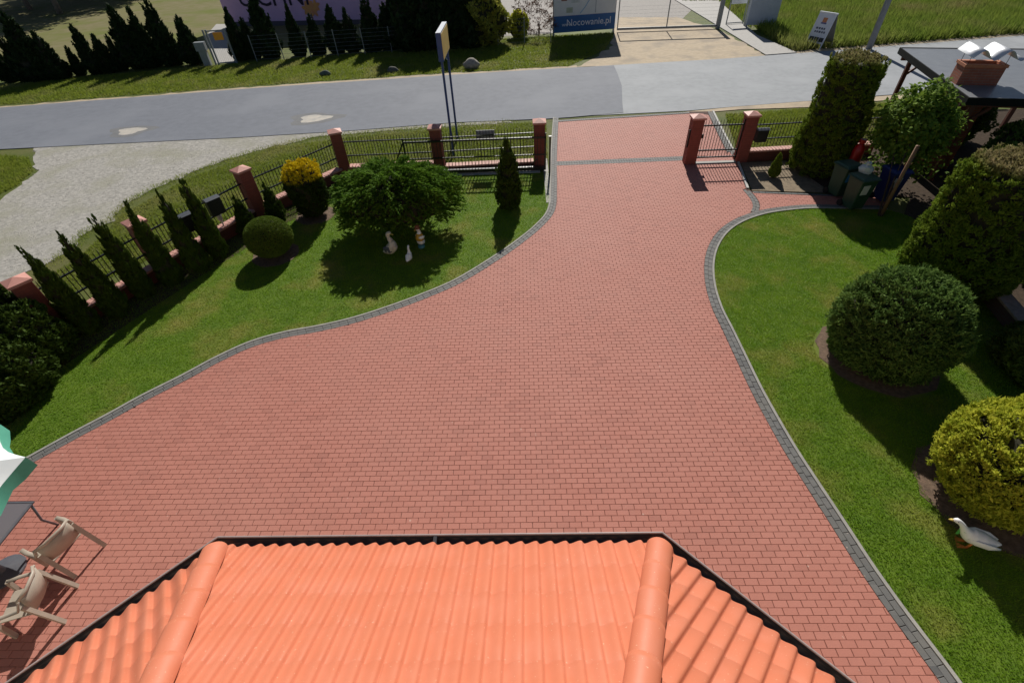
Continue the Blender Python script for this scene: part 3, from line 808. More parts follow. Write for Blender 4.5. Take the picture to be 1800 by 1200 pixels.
bar_me = MB().tube([(0, 0, 0), (0, 0, .93), (0, 0, 1.0)], [.011, .011, .002], 6).mesh('bar', m_iron)
def fence(a, b, label, n, zbase=.5, group='black iron fence panels', plinth=True, ctop=.43):
    a, b = Vector(a), Vector(b); d = b - a; L = d.length; rz = math.atan2(d.y, d.x)
    t = thing('fence_panel', label, 'fence', (a.x, a.y, -.04), rz, group); i0, i1 = .21, L - .21
    for z in (.78, 1.28): MB().box(i0, i1, -.022, .022, z, z + .035).build('rail', m_iron, t)
    for k in range(n):
        o = link('bar', bar_me, t, (i0 + (i1 - i0) * (k + .5) / n, .0, zbase))
    if plinth:
        MB().box(i0, i1, -.11, .11, 0, ctop - .06).build('plinth', m_plinth, t)
        c = MB(); m_ = int((i1 - i0) / .125)
        for k in range(m_):
            s0 = i0 + (i1 - i0) * k / m_; s1 = i0 + (i1 - i0) * (k + 1) / m_ - .016; c.box(s0, s1, -.16, .16, ctop - .06, ctop + random.uniform(-.003, .003))
        stuff(c.build('coping', m_cop, t))
    return t
ab = PIL['A'] + (PIL['A'] - PIL['B']).normalized() * 3.4
fence(ab, PIL['A'], 'black iron fence panel running behind the dark shrubs by the parasol', 26)
fence(PIL['A'], PIL['B'], 'black iron fence panel behind the row of thin thujas, by the gravel lane', 22)
fence(PIL['B'], PIL['C'], 'black iron fence panel with the two dark letter boxes', 28)
fence(PIL['C'], PIL['G'], 'black iron fence panel behind the yellow-topped bush', 29)
fence(PIL['G'], PIL['H'], 'black iron fence panel behind the spreading juniper', 30)
fence(PIL['H'], PIL['D'], 'black iron fence panel with the grey notice board, beside the driveway', 30, plinth=True, ctop=.3)
fence(PIL['F'], (13.2, 18.05), 'black iron fence panel between the wicket gate and the tall clipped column', 40)
# sliding gate parked behind the fence
t = thing('sliding_gate', 'long black sliding gate parked open behind the fence, beside the conical thuja', 'gate', (0, 0, -.03))
gy = 17.45; MB().box(-4.95, .82, gy - .05, gy + .05, .10, .22).build('bottom_beam', m_iron, t)
MB().box(-4.35, .82, gy - .03, gy + .03, 1.24, 1.30).build('top_rail', m_iron, t)
MB().box(-4.35, .82, gy - .02, gy + .02, .64, .68).build('middle_rail', m_iron, t)
for x in (-4.35, .79): MB().box(x - .03, x + .03, gy - .03, gy + .03, .22, 1.42).build('post', m_iron, t)
MB().bar((-4.95, gy, .2), (-4.37, gy, 1.26), .05).build('tail_brace', m_iron, t); MB().bar((.2, gy, .24), (.5, gy, .5), .03).build('corner_brace', m_iron, t)
for k in range(41):
    o = link('bar', bar_me, t, (-4.25 + k * .122, gy, .22)); o.scale = (.9, .9, 1.18)
# gate stop post and rail foot beside the drive
gp = thing('gate_post', 'slim black catch post of the sliding gate on a pale concrete strip', 'post', (.95, 17.25, -.03))
MB().box(-.03, .03, -.03, .03, 0, 1.35).build('post', m_iron, gp); MB().box(-.05, .05, -.05, .05, 1.35, 1.38).build('post_cap', m_iron, gp)
struct(sheet('gate_track', [(.72, 14.9), (.9, 14.9), (.92, 18.6), (.74, 18.6)], .012, m_conc)); struct(MB().box(-4.9, .6, 17.3, 17.62, -.04, .03).build('gate_footing', mat('pale_concrete', (.62, .6, .56), (.52, .5, .47), 5, .8, .2, 40)))
# wicket gate
t = thing('wicket_gate', 'narrow black wicket gate closed between two red pillars', 'gate', (6.42, 17.74, 0))
Wd = 1.45
for z in (.16, .42, 1.3): MB().box(0, Wd, -.022, .022, z, z + .045).build('rail', m_iron, t)
for x in (0, Wd): MB().box(x - .022, x + .022, -.022, .022, .06, 1.5).build('stile', m_iron, t)
for k in range(13): o = link('bar', bar_me, t, (.1 + k * .104, 0, .17)); o.scale = (1, 1, 1.36)
MB().box(.02, .1, -.06, -.023, .9, 1.04).build('latch', m_iron, t)
struct(MB().box(6.4, 7.9, 17.55, 17.75, -.02, .028).build('wicket_step', m_conc))

# letter boxes, notice board, garden lamp
m_box = mat('dark_box', (.02, .02, .024), (.014, .014, .016), 8, .45)
def letterbox(p, rz, label, w=.4, h=.42, d=.2):
    t = thing('letter_box', label, 'letter box', p, rz, 'dark letter boxes on the fence')
    MB().box(-w / 2, w / 2, -d / 2, d / 2, 0, h).build('body', m_box, t, bevel=.01); MB().frus((0, 0), h, h + .05, (w + .04, d + .05), (w + .02, d * .3)).build('lid', mat('box_lid', (.10, .11, .13), (.07, .08, .1), 8, .4), t)
    MB().box(-w * .38, w * .38, -d / 2 - .006, -d / 2, h * .68, h * .76).build('slot', m_iron, t); return t
letterbox((8.55, 17.62, .74), 0, 'black letter box on the fence right beside the wicket gate pillar')
letterbox(G(372, 352, 1.3).to_tuple()[:2] + (.85,), ang, 'dark letter box with a grey lid beside the white garden lamp', .42, .5)
letterbox(G(326, 380, 1.2).to_tuple()[:2] + (.75,), ang, 'dark letter box half hidden between two thin thujas', .42, .5)
nb = G(855, 226, 1.2); t = thing('notice_board', 'plain grey notice board fixed to the iron fence', 'notice board', (nb.x, 17.97, 1.03))
MB().box(-.34, .34, -.012, .012, 0, .36).build('panel', mat('board_grey', (.4, .4, .43), (.34, .34, .37), 6, .6), t); MB().box(-.36, .36, .012, .03, .02, .05).build('bracket', m_iron, t)
lp = G(383, 376, .78); t = thing('garden_lamp', 'small white garden lamp on a short post beside a letter box', 'lamp', (lp.x, lp.y, 0))
MB().tube([(0, 0, 0), (0, 0, .55)], .025, 10).build('post', mat('lamp_white', (.75, .75, .75), None, 8, .4), t); MB().lathe([(.05, .55), (.07, .6), (.07, .72), (.09, .74), (.02, .8)], 14).build('lamp_head', mat('lamp_white', (.75, .75, .75)), t, True)

g = G(31, 592, .95); t = thing('garden_lamp', 'pale garden lamp poking out of the dark shrubs near the leftmost pillar', 'lamp', (g.x, g.y, 0))
MB().tube([(0, 0, 0), (0, 0, .8)], .022, 10).build('post', mat('lamp_white', (.75, .75, .75)), t); MB().lathe([(.05, .8), (.065, .84), (.065, .98), (.08, 1.0), (.02, 1.05)], 14).build('lamp_head', mat('lamp_blue', (.5, .58, .7), None, 8, .4), t, True)
# blue light-box sign on two posts
b0 = G(797, 272); b1 = G(804, 243); d = (b1 - b0); zt = HT(797, 272, 0, 55)[1]; zb = HT(797, 272, 0, 106)[1]; DL = d.length
t = thing('post_sign', 'tall blue sign box on two blue posts, seen edge-on beside the road', 'sign', (b0.x, b0.y, -.04), math.atan2(d.y, d.x) - math.pi / 2)
m_blue = mat('sign_blue', (.025, .075, .26), (.02, .06, .21), 6, .4)
for y in (.0, DL): MB().box(-.04, .04, y - .04, y + .04, 0, zb).build('post', m_blue, t, bevel=.008)
MB().box(-.09, .09, -.12, DL + .12, zb, zt).build('sign_box', m_blue, t, bevel=.01)
MB().box(-.088, .088, -.118, DL + .118, zt, zt + .012).build('top_cover', mat('sign_top', (.8, .82, .84), None, 5, .3), t)
MB().box(.09, .098, -.06, DL + .06, zb + .05, zt - .04).build('face', mat('sign_yellow', (.7, .5, .12), (.6, .42, .1), 4, .5), t)
MB().bar((.0, DL * .5, zb - .02), (.0, DL, zb - .4), .03).build('brace', m_blue, t)
print('SIGN', zt, zb, DL)

# ================================================================== PLANTS
def lf(*a, **k): return leafmat(*a, **k)
L_thuja = lf('thuja_leaf', (.035, .065, .010), (.075, .12, .018))
L_yew = lf('yew_leaf', (.05, .11, .024), (.19, .29, .065), trans=.32)
L_gold = lf('golden_leaf', (.26, .33, .028), (.68, .67, .08), trans=.42)
L_ball = lf('box_leaf', (.07, .12, .016), (.18, .24, .035), trans=.25)
L_jun = lf('juniper_leaf', (.06, .14, .014), (.19, .33, .035), trans=.3)
L_ytop = lf('yellow_tip_leaf', (.03, .055, .010), (.06, .09, .016), tip=(.85, .66, .02))
L_clip = lf('clipped_thuja_leaf', (.085, .145, .014), (.22, .3, .034), tip=(.34, .27, .14), trans=.3)
L_vine = lf('vine_leaf', (.09, .17, .022), (.24, .35, .05), trans=.3)
L_dark = lf('dark_conifer_leaf', (.014, .03, .012), (.035, .06, .02), trans=.08)
L_mix = lf('shrub_leaf', (.05, .09, .02), (.12, .17, .035))
L_brown = lf('russet_leaf', (.09, .05, .035), (.18, .10, .07))
L_tree = lf('tree_leaf', (.03, .055, .015), (.07, .11, .03))

# thin thujas along the left fence
def thuja_prof(h, r, jag=0, seed=0):
    rr = random.Random(seed); pr = []
    for i in range(15):
        t = i / 14; pr.append((max(.012, r * (1 - t) ** .72 * min(1, .55 + 3.2 * t) * (1 + rr.uniform(-jag, jag))), .06 + t * h))
    return pr
th = [revolve_crown('crown', thuja_prof(2.1, .42, .13, s), 9000, .10, .04, L_thuja, seed=20 + s, up=1.0, out=.5, rnd=.35, amp=.09, clump=40) for s in range(3)]
GT = 'thin thujas along the fence'
for i, (bx_, by_, tx, ty, lab) in enumerate([
        (138, 566, 38, 438, 'thin thuja beside the leftmost red pillar, first of the row'),
        (190, 543, 103, 411, 'thin thuja second from the leftmost red pillar'),
        (245, 520, 160, 379, 'thin thuja with a forked tip, third from the leftmost pillar'),
        (297, 494, 220, 358, 'thin thuja in front of the pink pillar cap'),
        (345, 468, 276, 338, 'thin thuja just past the hidden pillar, beside a letter box'),
        (390, 440, 317, 316, 'tallest thin thuja, beside the white garden lamp')]):
    h = 2.38; g = G(tx, ty, h); k = h / 2.16
    o = plant('thuja', lab, 'conifer', (g.x, g.y, 0), *th[i % 3], (.035, .5), GT, i * 1.3, (k * .68, k * .68, k))
for (bx_, by_, tx, ty, lab) in [(440, 408, 405, 345, 'short thuja to the left of the pillar by the clipped ball'), (490, 388, 458, 322, 'short thuja between pillar and yellow-topped bush')]:
    g, h = HT(bx_, by_, tx, ty); k = h / 2.16
    plant('thuja', lab, 'conifer', (g.x, g.y, 0), *th[1], (.035, .5), GT, 2.2, (k * 1.25, k * 1.25, k))
g, h = HT(895, 362, 887, 243)
plant('conical_thuja', 'single dark conical thuja on the lawn in front of the sliding gate', 'conifer', (g.x, g.y, 0),
      *revolve_crown('crown', thuja_prof(2.15, .47, .05, 9), 13000, .09, .035, L_thuja, seed=31, up=1.0, out=.5, rnd=.3, amp=.05, clump=40), (.04, .5), None, 0, (h / 2.2,) * 3)
# bigger shrubs at the left edge
for i, (px, py, z, r, h, lab, pr) in enumerate([
        (2, 548, 1.0, .7, 1.95, 'broad dark shrub against the leftmost red pillar', 0),
        (58, 590, .75, .56, 1.45, 'dark bushy shrub hiding the foot of the leftmost red pillar', 1),
        (22, 648, .65, .58, 1.3, 'dark bushy shrub midway between leftmost pillar and parasol', 1),
        (-2, 692, .5, .5, 1.0, 'low round dark shrub closest to the parasol', 1),
        (-70, 640, 1.0, .8, 2.0, 'dark upright shrub against the fence behind the parasol', 0)]):
    g = G(px, py, z); prof = thuja_prof(h, r * 1.15, .05, 40 + i) if pr == 0 else ell_prof(r, h * .52, h * .5, 14, .03)
    plant('dark_shrub', lab, 'shrub', (g.x, g.y, 0), *revolve_crown('crown', prof, 11000, .11, .05, L_thuja, seed=50 + i, up=.4, rnd=.6, amp=.09, clump=30), (.05, .5), 'dark shrubs by the left edge of the lawn')
# clipped green ball, yellow-topped bush
plant('clipped_ball', 'neatly clipped green ball bush on the left lawn', 'shrub', (*BALL, 0), *revolve_crown('crown', ell_prof(.66, .57, .60, 16), 26000, .045, .022, L_ball, seed=61, up=.2, rnd=.6, amp=.012, inner=.08), (.05, .3))
pr = [(.40, .12), (.5, .4), (.57, .8), (.60, 1.2), (.57, 1.5), (.46, 1.68), (.28, 1.76), (.02, 1.79)]
plant('yellow_topped_bush', 'barrel-shaped thuja with a bright yellow crown by the corner pillar', 'shrub', (*YGL, 0), *revolve_crown('crown', pr, 26000, .06, .028, L_ytop, seed=62, up=.4, rnd=.5, amp=.03, tipz=(1.30, 1.40), clump=25), (.06, .3))
# spreading juniper: arching sprays on a short trunk
def juniper(name, label, loc):
    global RNG
    RNG = np.random.default_rng(77); t = thing(name, label, 'shrub', loc)
    P, D, W, T = [], [], [], []
    ns = 3600
    for k in range(ns):
        a = RNG.random() * 2 * np.pi; rr = np.sqrt(RNG.random()); lay = RNG.integers(0, 4)
        R = np.array([1.82 * np.cos(a), 1.38 * np.sin(a)]); ex = 1 + .08 * np.sin(3 * a + 1) + .06 * np.sin(7 * a)
        c = R * rr * ex; topz = 2.05 - .62 * rr ** 2.4 + .09 * np.sin(5 * a + 6 * rr) + .06 * np.sin(9 * a - 5 * rr); z = topz - RNG.random() ** 1.3 * (1.25 - .35 * rr)
        out = np.array([R[0], R[1] * 1.2, 0]); out /= np.linalg.norm(out) + 1e-6
        yaw = RNG.normal(0, .55); o2 = np.array([out[0] * np.cos(yaw) - out[1] * np.sin(yaw), out[0] * np.sin(yaw) + out[1] * np.cos(yaw), RNG.uniform(.15, .75) - .3 * rr])
        o2 /= np.linalg.norm(o2); ln = RNG.uniform(.22, .4); tone = RNG.random()
        m_ = 26; s = RNG.random(m_); cen = np.array([c[0], c[1], z]) - o2 * ln * .5
        pts = cen + o2 * (ln * s)[:, None] + np.array([0, 0, -.10]) * (s ** 2)[:, None]
        sd_ = RNG.normal(0, 1, (m_, 3)); dd = o2 * 1.1 + unit(sd_) * (.75 - .45 * s)[:, None] + np.array([0, 0, .15])
        P.append(pts); D.append(dd); W.append(RNG.normal(0, 1, (m_, 3)) + np.array([0, 0, 1.2])); T.append(.6 * tone + .4 * RNG.random(m_))
    P, D, W, T = map(np.concatenate, (P, D, W, T))
    link('crown', leaves_mesh('crown', P, D, W, .10 * (.7 + .6 * RNG.random(len(P))), .028, L_jun, T), t)
    core = MB(); 
    core.lathe([(.3, .38), (1.1, .5), (1.6, .8), (1.68, 1.1), (1.5, 1.35), (1.05, 1.6), (.4, 1.72), (.02, 1.74)], 28)
    core.v = [(x * .95, y * .72, z) for x, y, z in core.v]; core.build('inner_twigs', mat('crown_core_dark', (.035, .032, .014)), t)  # solid core, coloured dark for the shaded inside and underside
    tk = MB(); tk.tube([(0, .1, -.03), (.03, .05, .4), (-.02, 0, .85)], [.13, .1, .09], 9)
    for k in range(7):
        a = k * .9; tk.tube([(0, 0, .5 + .04 * k), (.5 * math.cos(a), .35 * math.sin(a), .85), (1.2 * math.cos(a), .85 * math.sin(a), 1.12)], [.05, .035, .015], 6)
    tk.build('trunk', mat('bark', (.12, .08, .05)), t, True); return t
juniper('spreading_juniper', 'wide flat-topped spreading juniper over the duck figures', (JUN[0], JUN[1], 0))
# tiny conifer in the bed, clipped columns
g = G(1358, 312); plant('dwarf_conifer', 'tiny conical conifer alone in the sandy bed by the wicket gate', 'conifer', (g.x, g.y, 0), *revolve_crown('crown', thuja_prof(.8, .22, .08, 3), 3500, .07, .03, L_clip, seed=64, up=1, out=.5, rnd=.35), (.02, .2))
pr = [(.82, .08), (.95, .5), (.93, 1.2), (.86, 2.0), (.80, 2.8), (.76, 3.38), (.66, 3.52), (.3, 3.54), (.01, 3.53)]
plant('clipped_column', 'tall clipped thuja column with a flat top beside the shelter', 'conifer', (10.42, 16.75, 0), *revolve_crown('crown', pr, 52000, .075, .032, L_clip, seed=65, up=.6, rnd=.5, amp=.03, inner=.07, tipz=(3.4, 3.6), clump=28), (.09, .4))
pr = [(.8, .08), (1.06, .35), (1.12, .9), (1.1, 1.6), (1.04, 2.4), (.96, 2.85), (.78, 3.08), (.3, 3.12), (.01, 3.10)]
plant('clipped_column', 'broad clipped thuja with a bare brown flat top beside the low brick wall', 'conifer', (10.5, 9.85, 0), *revolve_crown('crown', pr, 60000, .085, .036, L_clip, seed=66, up=.5, rnd=.55, amp=.04, inner=.07, tipz=(2.95, 3.12), clump=30), (.1, .4))
# yew dome, golden globe, bushes at the right edge
plant('yew_dome', 'large dark green yew clipped to a dome on the right lawn', 'shrub', (*YEW, 0), *revolve_crown('crown', [p for p in ell_prof(1.14, 1.14, .86, 18, .05)], 46000, .085, .03, L_yew, seed=67, up=.35, rnd=.65, amp=.035, inner=.1, clump=16), (.1, .4))
plant('golden_globe', 'golden yellow-green globe thuja on the right lawn near the white goose', 'shrub', (GOLD[0], GOLD[1], 0), *revolve_crown('crown', ell_prof(1.02, .88, .84, 18, .05), 56000, .075, .032, L_gold, seed=68, up=.6, rnd=.5, amp=.03, inner=.08, clump=22), (.08, .4))
g = G(1800, 655); plant('feathery_bush', 'yellow-green feathery bush between the yew dome and the golden globe', 'shrub', (g.x + .1, g.y, 0), *revolve_crown('crown', ell_prof(.75, .55, .5, 14, .05), 16000, .12, .04, L_mix, seed=69, up=.5, rnd=.7, amp=.1, clump=26), (.05, .3))
g = G(1810, 505); plant('fern_like_shrub', 'leafy green shrub beyond the low brick wall', 'shrub', (g.x + .6, g.y, 0), *revolve_crown('crown', ell_prof(.8, .7, .6, 14, .05), 9000, .14, .05, L_mix, seed=70, up=.5, rnd=.8, amp=.12, clump=26), (.05, .3))
g = G(1775, 300); plant('fern_like_shrub', 'thin green shrub in the shade beside the brick chimney wall', 'shrub', (g.x + 1.0, g.y - .5, 0), *revolve_crown('crown', thuja_prof(2.4, .5, .1, 5), 7000, .13, .045, L_mix, seed=71, up=.8, rnd=.6, amp=.1, clump=26), (.05, .3))

for i, (x, y, r, h, lab) in enumerate(((13.3, 11.6, .8, 2.4, 'dark shrub in the deep shade beside the shelter, behind the broad clipped thuja'), (14.6, 12.4, .9, 2.6, 'dark shrub at the shaded corner of the shelter'), (13.0, 8.6, .8, 1.7, 'dark shrub beyond the low brick wall'), (14.4, 9.8, .9, 2.0, 'tall dark shrub beyond the low brick wall'), (15.2, 14.5, 1.0, 2.2, 'dark shrub under the front edge of the shelter roof'), (17.0, 14.6, 1.1, 2.2, 'dark shrub under the outer front edge of the shelter roof'), (16.2, 19.0, 1.2, 2.0, 'dark shrub behind the shelter posts'))):
    plant('dark_shrub', lab, 'shrub', (x, y, 0), *revolve_crown('crown', ell_prof(r, h * .52, h * .5, 14, .03), 8000, .13, .06, L_yew, seed=150 + i, up=.4, rnd=.6, amp=.1, clump=24), (.05, .5), 'dark shrubs around the shelter')
# climbing vine over a wooden pergola post
vb = G(1547, 380); t = thing('climbing_vine', 'bushy climbing vine with broad pale leaves hanging beside the shelter roof', 'vine', (vb.x, vb.y, 0))
RNG = np.random.default_rng(5); n = 8200
c0 = np.array(G(1610, 218, 2.0)) - np.array([vb.x, vb.y, 0]); rad = np.array([1.0, .95, 1.05])
d = unit(RNG.normal(0, 1, (n, 3))); rr = (.62 + .42 * RNG.random(n))[:, None] * (1 + .16 * np.sin(d[:, :1] * 5 + 1) * np.cos(d[:, 1:2] * 4) + .08 * np.sin(d[:, 2:3] * 9))
P = c0 + d * rr * rad; tail = RNG.random(n) < .16; P[tail] = c0 + np.stack([RNG.normal(.1, .5, tail.sum()), RNG.normal(-.1, .4, tail.sum()), -RNG.random(tail.sum()) * 1.5], 1)
Dv = d * .5 + RNG.normal(0, .6, (n, 3)) + np.array([0, -.2, -.35])
link('leaves', leaves_mesh('leaves', P, Dv, d + np.array([0, 0, .9]) + RNG.normal(0, .4, (n, 3)), .13 * (.6 + .7 * RNG.random(n)), .11 * (.7 + .5 * RNG.random(n)), L_vine, RNG.random(n)), t)
tk = MB()
for k in range(6):
    a = k * 1.05; tk.tube([(.05 * math.cos(a), .05 * math.sin(a), -.03), (.2 * math.cos(a) + c0[0] * .4, .12 * math.sin(a) + c0[1] * .4, .9), (c0[0] + .5 * math.cos(a), c0[1] + .5 * math.sin(a), c0[2] + .1)], [.028, .02, .01], 6)
tk.build('stems', mat('bark', (.12, .08, .05)), t, True)
cr = MB().lathe([(.05, -.75), (.4, -.55), (.62, -.1), (.6, .3), (.4, .55), (.05, .66)], 18, tuple(c0)); cr.build('inner_twigs', mat('crown_core_dark', (.035, .032, .014)), t, True)  # solid core behind the leaves, shade given by its dark colour
m_wood = mat('red_wood', (.16, .05, .028), (.11, .035, .02), 8, .6, .3, 30); m_pole = mat('pale_pole', (.3, .17, .09), (.22, .12, .06), 10, .7, .3, 40)
t = thing('pergola_post', 'bare wooden post standing under the climbing vine', 'post', (vb.x + .05, vb.y + .05, 0))
MB().tube([(0, 0, -.03), (0, 0, 1.0), (0, 0, 2.1)], [.05, .048, .045], 10).build('post', m_pole, t, True); MB().tube([(0, 0, 2.05), (.02, .02, 2.1)], [.05, .02], 8).build('post_tip', m_pole, t)

# ================================================================== SHELTER WITH CHIMNEY (top right)
ra, rb = G(1585, 85, 2.65), G(1705, 172, 2.65); e1 = (ra - rb).normalized(); e2 = Vector((e1.y, -e1.x, 0)); depth = (ra - rb).length
t = thing('garden_shelter', 'open barbecue shelter with a flat dark roof, red timber and a brick chimney', 'shelter', (rb.x, rb.y, 0), math.atan2(e2.y, e2.x))
m_felt = mat('roof_felt', (.2, .21, .225), (.16, .17, .185), 3, .4, .2, 80); m_fas = mat('dark_fascia', (.012, .014, .013), None, 6, .7, spec=.1)
WR = 5.2
MB().box(-.02, WR, -.02, depth, 2.58, 2.65).build('roof', m_felt, t); rfx = t.children[-1]
MB().box(-.06, -.022, -.06, depth + .05, 2.46, 2.67).build('fascia', m_fas, t); MB().box(-.02, WR, -.06, -.022, 2.46, 2.67).build('fascia', m_fas, t); MB().box(-.02, WR, depth + .002, depth + .05, 2.46, 2.67).build('fascia', m_fas, t)
for x in (.35, 2.4, 4.6):
    for y in (.35, depth - .4): MB().box(x - .07, x + .07, y - .07, y + .07, -.03, 2.46).build('post', m_wood, t, bevel=.01)
for y in (.35, depth - .4): MB().box(0, WR - .2, y - .05, y + .05, 2.32, 2.459).build('beam', m_wood, t)
for x in (.6, 1.6, 2.7, 3.8): MB().box(x - .035, x + .035, 0, depth - .03, 2.462, 2.578).build('rafter', m_wood, t)
for y, s in ((.35, 1), (depth - .4, -1)): MB().bar((.35, y, 1.8), (.85, y, 2.3), .08).build('brace', m_wood, t)
m_cbr = stonebrick('chimney_brick', (.42, .13, .07), (.36, .10, .06), (.3, .2, .15))
cc = G(1700, 150, 2.65) - Vector((rb.x, rb.y, 0)); R2 = Matrix.Rotation(-math.atan2(e2.y, e2.x), 3, 'Z'); cl = R2 @ cc
ck = MB(); cx0, cx1, cy0, cy1 = cl.x - .30, cl.x + .78, cl.y + .02, cl.y + .62
ch = MB().box(cx0, cx1, cy0, cy1, .0, 3.14).build('chimney', m_cbr, t)
rim = MB()
for a in ((cx0 - .03, cx1 + .03, cy0 - .03, cy0 + .1), (cx0 - .03, cx1 + .03, cy1 - .1, cy1 + .03), (cx0 - .03, cx0 + .1, cy0 + .1, cy1 - .1), (cx1 - .1, cx1 + .03, cy0 + .1, cy1 - .1)): rim.box(*a, 3.141, 3.22)
rim.build('chimney_rim', mat('rim_brick', (.5, .2, .1), (.42, .15, .08), 12, .75, .3, 40), ch)
V = []; F = []; nn = 24
for j in range(nn + 1):
    s = j / nn; x = cx0 - .05 + s * (cx1 - cx0 + .25); z = 3.52 + .13 * math.sin(s * 4 * math.pi - .6)
    V += [(x, cy0 - .3, z), (x, cy1 + .3, z), (x, cy0 - .3, z + .006), (x, cy1 + .3, z + .006)]
for j in range(nn):
    a, b = 4 * j, 4 * j + 4; F += [(a, b, b + 1, a + 1), (a + 2, a + 3, b + 3, b + 2), (a, a + 2, b + 2, b), (a + 1, b + 1, b + 3, a + 3)]
F += [(0, 1, 3, 2), (4 * nn, 4 * nn + 2, 4 * nn + 3, 4 * nn + 1)]
m_tin = mat('bright_tin', (.85, .86, .88), (.78, .8, .82), 5, .4, 0, metallic=.25); MB().add(V, F).build('chimney_cowl', m_tin, ch, True)
lg = MB()
for x in (cx0 + .05, cx1 - .05):
    for y in (cy0 + .05, cy1 - .05): lg.tube([(x, y, 3.2), (x, y, 3.47)], .008, 6)
lg.build('cowl_stay', m_iron, ch)
MB().box(cx0 - .3, cx0 - .002, cy0 - .55, cy0 - .1, 0, 2.2).build('brick_pier', m_cbr, t)
MB().box(.5, 2.2, depth - .5, depth - .42, 0, .9).build('rear_rail', m_wood, t)
# low brick wall along the right lawn
wa, wb = G(1712, 500), G(1835, 650); d = (wb - wa); t = thing('low_wall', 'low dark brick wall with a pale coping along the right lawn', 'wall', (wa.x, wa.y, 0), math.atan2(d.y, d.x))
MB().box(0, 4.2, -.12, .12, -.03, .34).build('masonry', stonebrick('dark_brick', (.12, .06, .05), (.09, .05, .045), (.1, .08, .07)), t)
c = MB()
for k in range(33): c.box(k * .127, k * .127 + .12, -.16, .16, .34, .39)
stuff(c.build('coping', mat('weathered_coping', (.38, .27, .22), (.25, .2, .15), 12, .85, .3, 40), t)); MB().box(0, 4.2, .2, .24, .30, .34).build('rail', m_iron, t)

# ------------------------------------------------------------------ bins and clutter
m_gbin = mat('bin_green', (.025, .075, .045), (.02, .06, .036), 8, .45); m_bbin = mat('bin_blue', (.015, .03, .16), (.012, .025, .13), 8, .45)
def wheelie(loc, rz, label, m, labelcol, openlid=False):
    t = thing('wheelie_bin', label, 'bin', loc, rz, 'wheelie bins under the vine')
    MB().frus((0, 0), .06, .98, (.42, .44), (.54, .58)).build('body', m, t, bevel=.02); MB().frus((0, 0), .98, 1.01, (.6, .66), (.6, .66)).build('rim', m, t, bevel=.008)
    MB().frus((0, 0), 1.012, 1.07, (.58, .66), (.5, .5)).build('lid', m, t, bevel=.015); MB().tube([(-.24, .34, 1.0), (.24, .34, 1.0)], .018, 8).build('handle', m, t)
    for s in (-1, 1):
        w = MB().tube([(s * .2, .24, .1), (s * .26, .24, .1)], .1, 14).build('wheel', m_iron, t)
    MB().frus((-.06, -.262), .55, .85, (.22, .012), (.22, .012), (0, -.023)).build('sticker', mat(*labelcol), t)
    return t
bn1 = G(1472, 345); bn2 = G(1502, 372); bn3 = G(1550, 352)
wheelie((bn1.x, bn1.y + .1, 0), .25, 'green wheelie bin with a bright blue sticker by the bin path', m_gbin, ('sticker_blue', (.05, .28, .6), None, 6, .4))
wheelie((bn2.x, bn2.y + .25, 0), .2, 'green wheelie bin with a white sticker, in front of the other bins', m_gbin, ('sticker_white', (.7, .7, .72), None, 6, .4))
wheelie((bn3.x, bn3.y, 0), .1, 'blue wheelie bin behind the bare wooden post', m_bbin, ('sticker_white', (.7, .7, .72)))
rg = G(1486, 330); t = thing('gas_bottle', 'red gas bottle standing behind the green bins', 'gas bottle', (rg.x + .2, rg.y + .45, -.0))
MB().lathe([(.14, .0), (.17, .04), (.17, 1.05), (.14, 1.2), (.06, 1.28), (.05, 1.32)], 20).build('cylinder', mat('bottle_red', (.42, .012, .01), (.34, .01, .008), 5, .35), t, True); MB().lathe([(.09, 1.3), (.1, 1.31), (.1, 1.42), (.085, 1.42)], 16).build('collar', mat('bottle_red', (.42, .012, .01)), t)
bz = Vector((bn2.x + .05, bn2.y + .42, 1.06)); t = tag(MB().lathe([(.02, .0), (.16, .02), (.2, .1), (.13, .2), (.05, .24), (.09, .3), (.02, .31)], 11).build('refuse_bag', mat('bag_white', (.6, .66, .64), (.45, .55, .52), 14, .4), None, loc=bz), 'crumpled pale bag lying on the lid of a green bin', 'bag')
for v in t.data.vertices: v.co += Vector((random.uniform(-.03, .03), random.uniform(-.03, .03), random.uniform(-.015, .015) if v.co.z > .01 else 0))

# ================================================================== GARDEN FIGURES
m_gw = mat('figure_white', (.9, .9, .89), (.86, .86, .85), 12, .45); m_cream = mat('figure_cream', (.62, .58, .46), (.5, .47, .38), 10, .55); m_or = mat('figure_orange', (.62, .2, .04), (.5, .15, .03), 12, .5)
m_gy = mat('figure_grey', (.09, .10, .12), (.06, .07, .08), 12, .55); m_bill = mat('figure_bill', (.66, .5, .1), (.55, .4, .08), 12, .5); m_grn = mat('ribbon_green', (.08, .38, .07), None, 10, .5)
def spine(pts, n=5):
    P = [Vector(p) for p in pts]; P = [P[0] * 2 - P[1]] + P + [P[-1] * 2 - P[-2]]; out = []
    for i in range(1, len(P) - 2):
        a, b, c, d = P[i - 1:i + 3]
        for k in range(n):
            s = k / n; out.append(.5 * ((2 * b) + (c - a) * s + (2 * a - 5 * b + 4 * c - d) * s * s + (3 * b - a - 3 * c + d) * s ** 3))
    return out + [P[-2]]
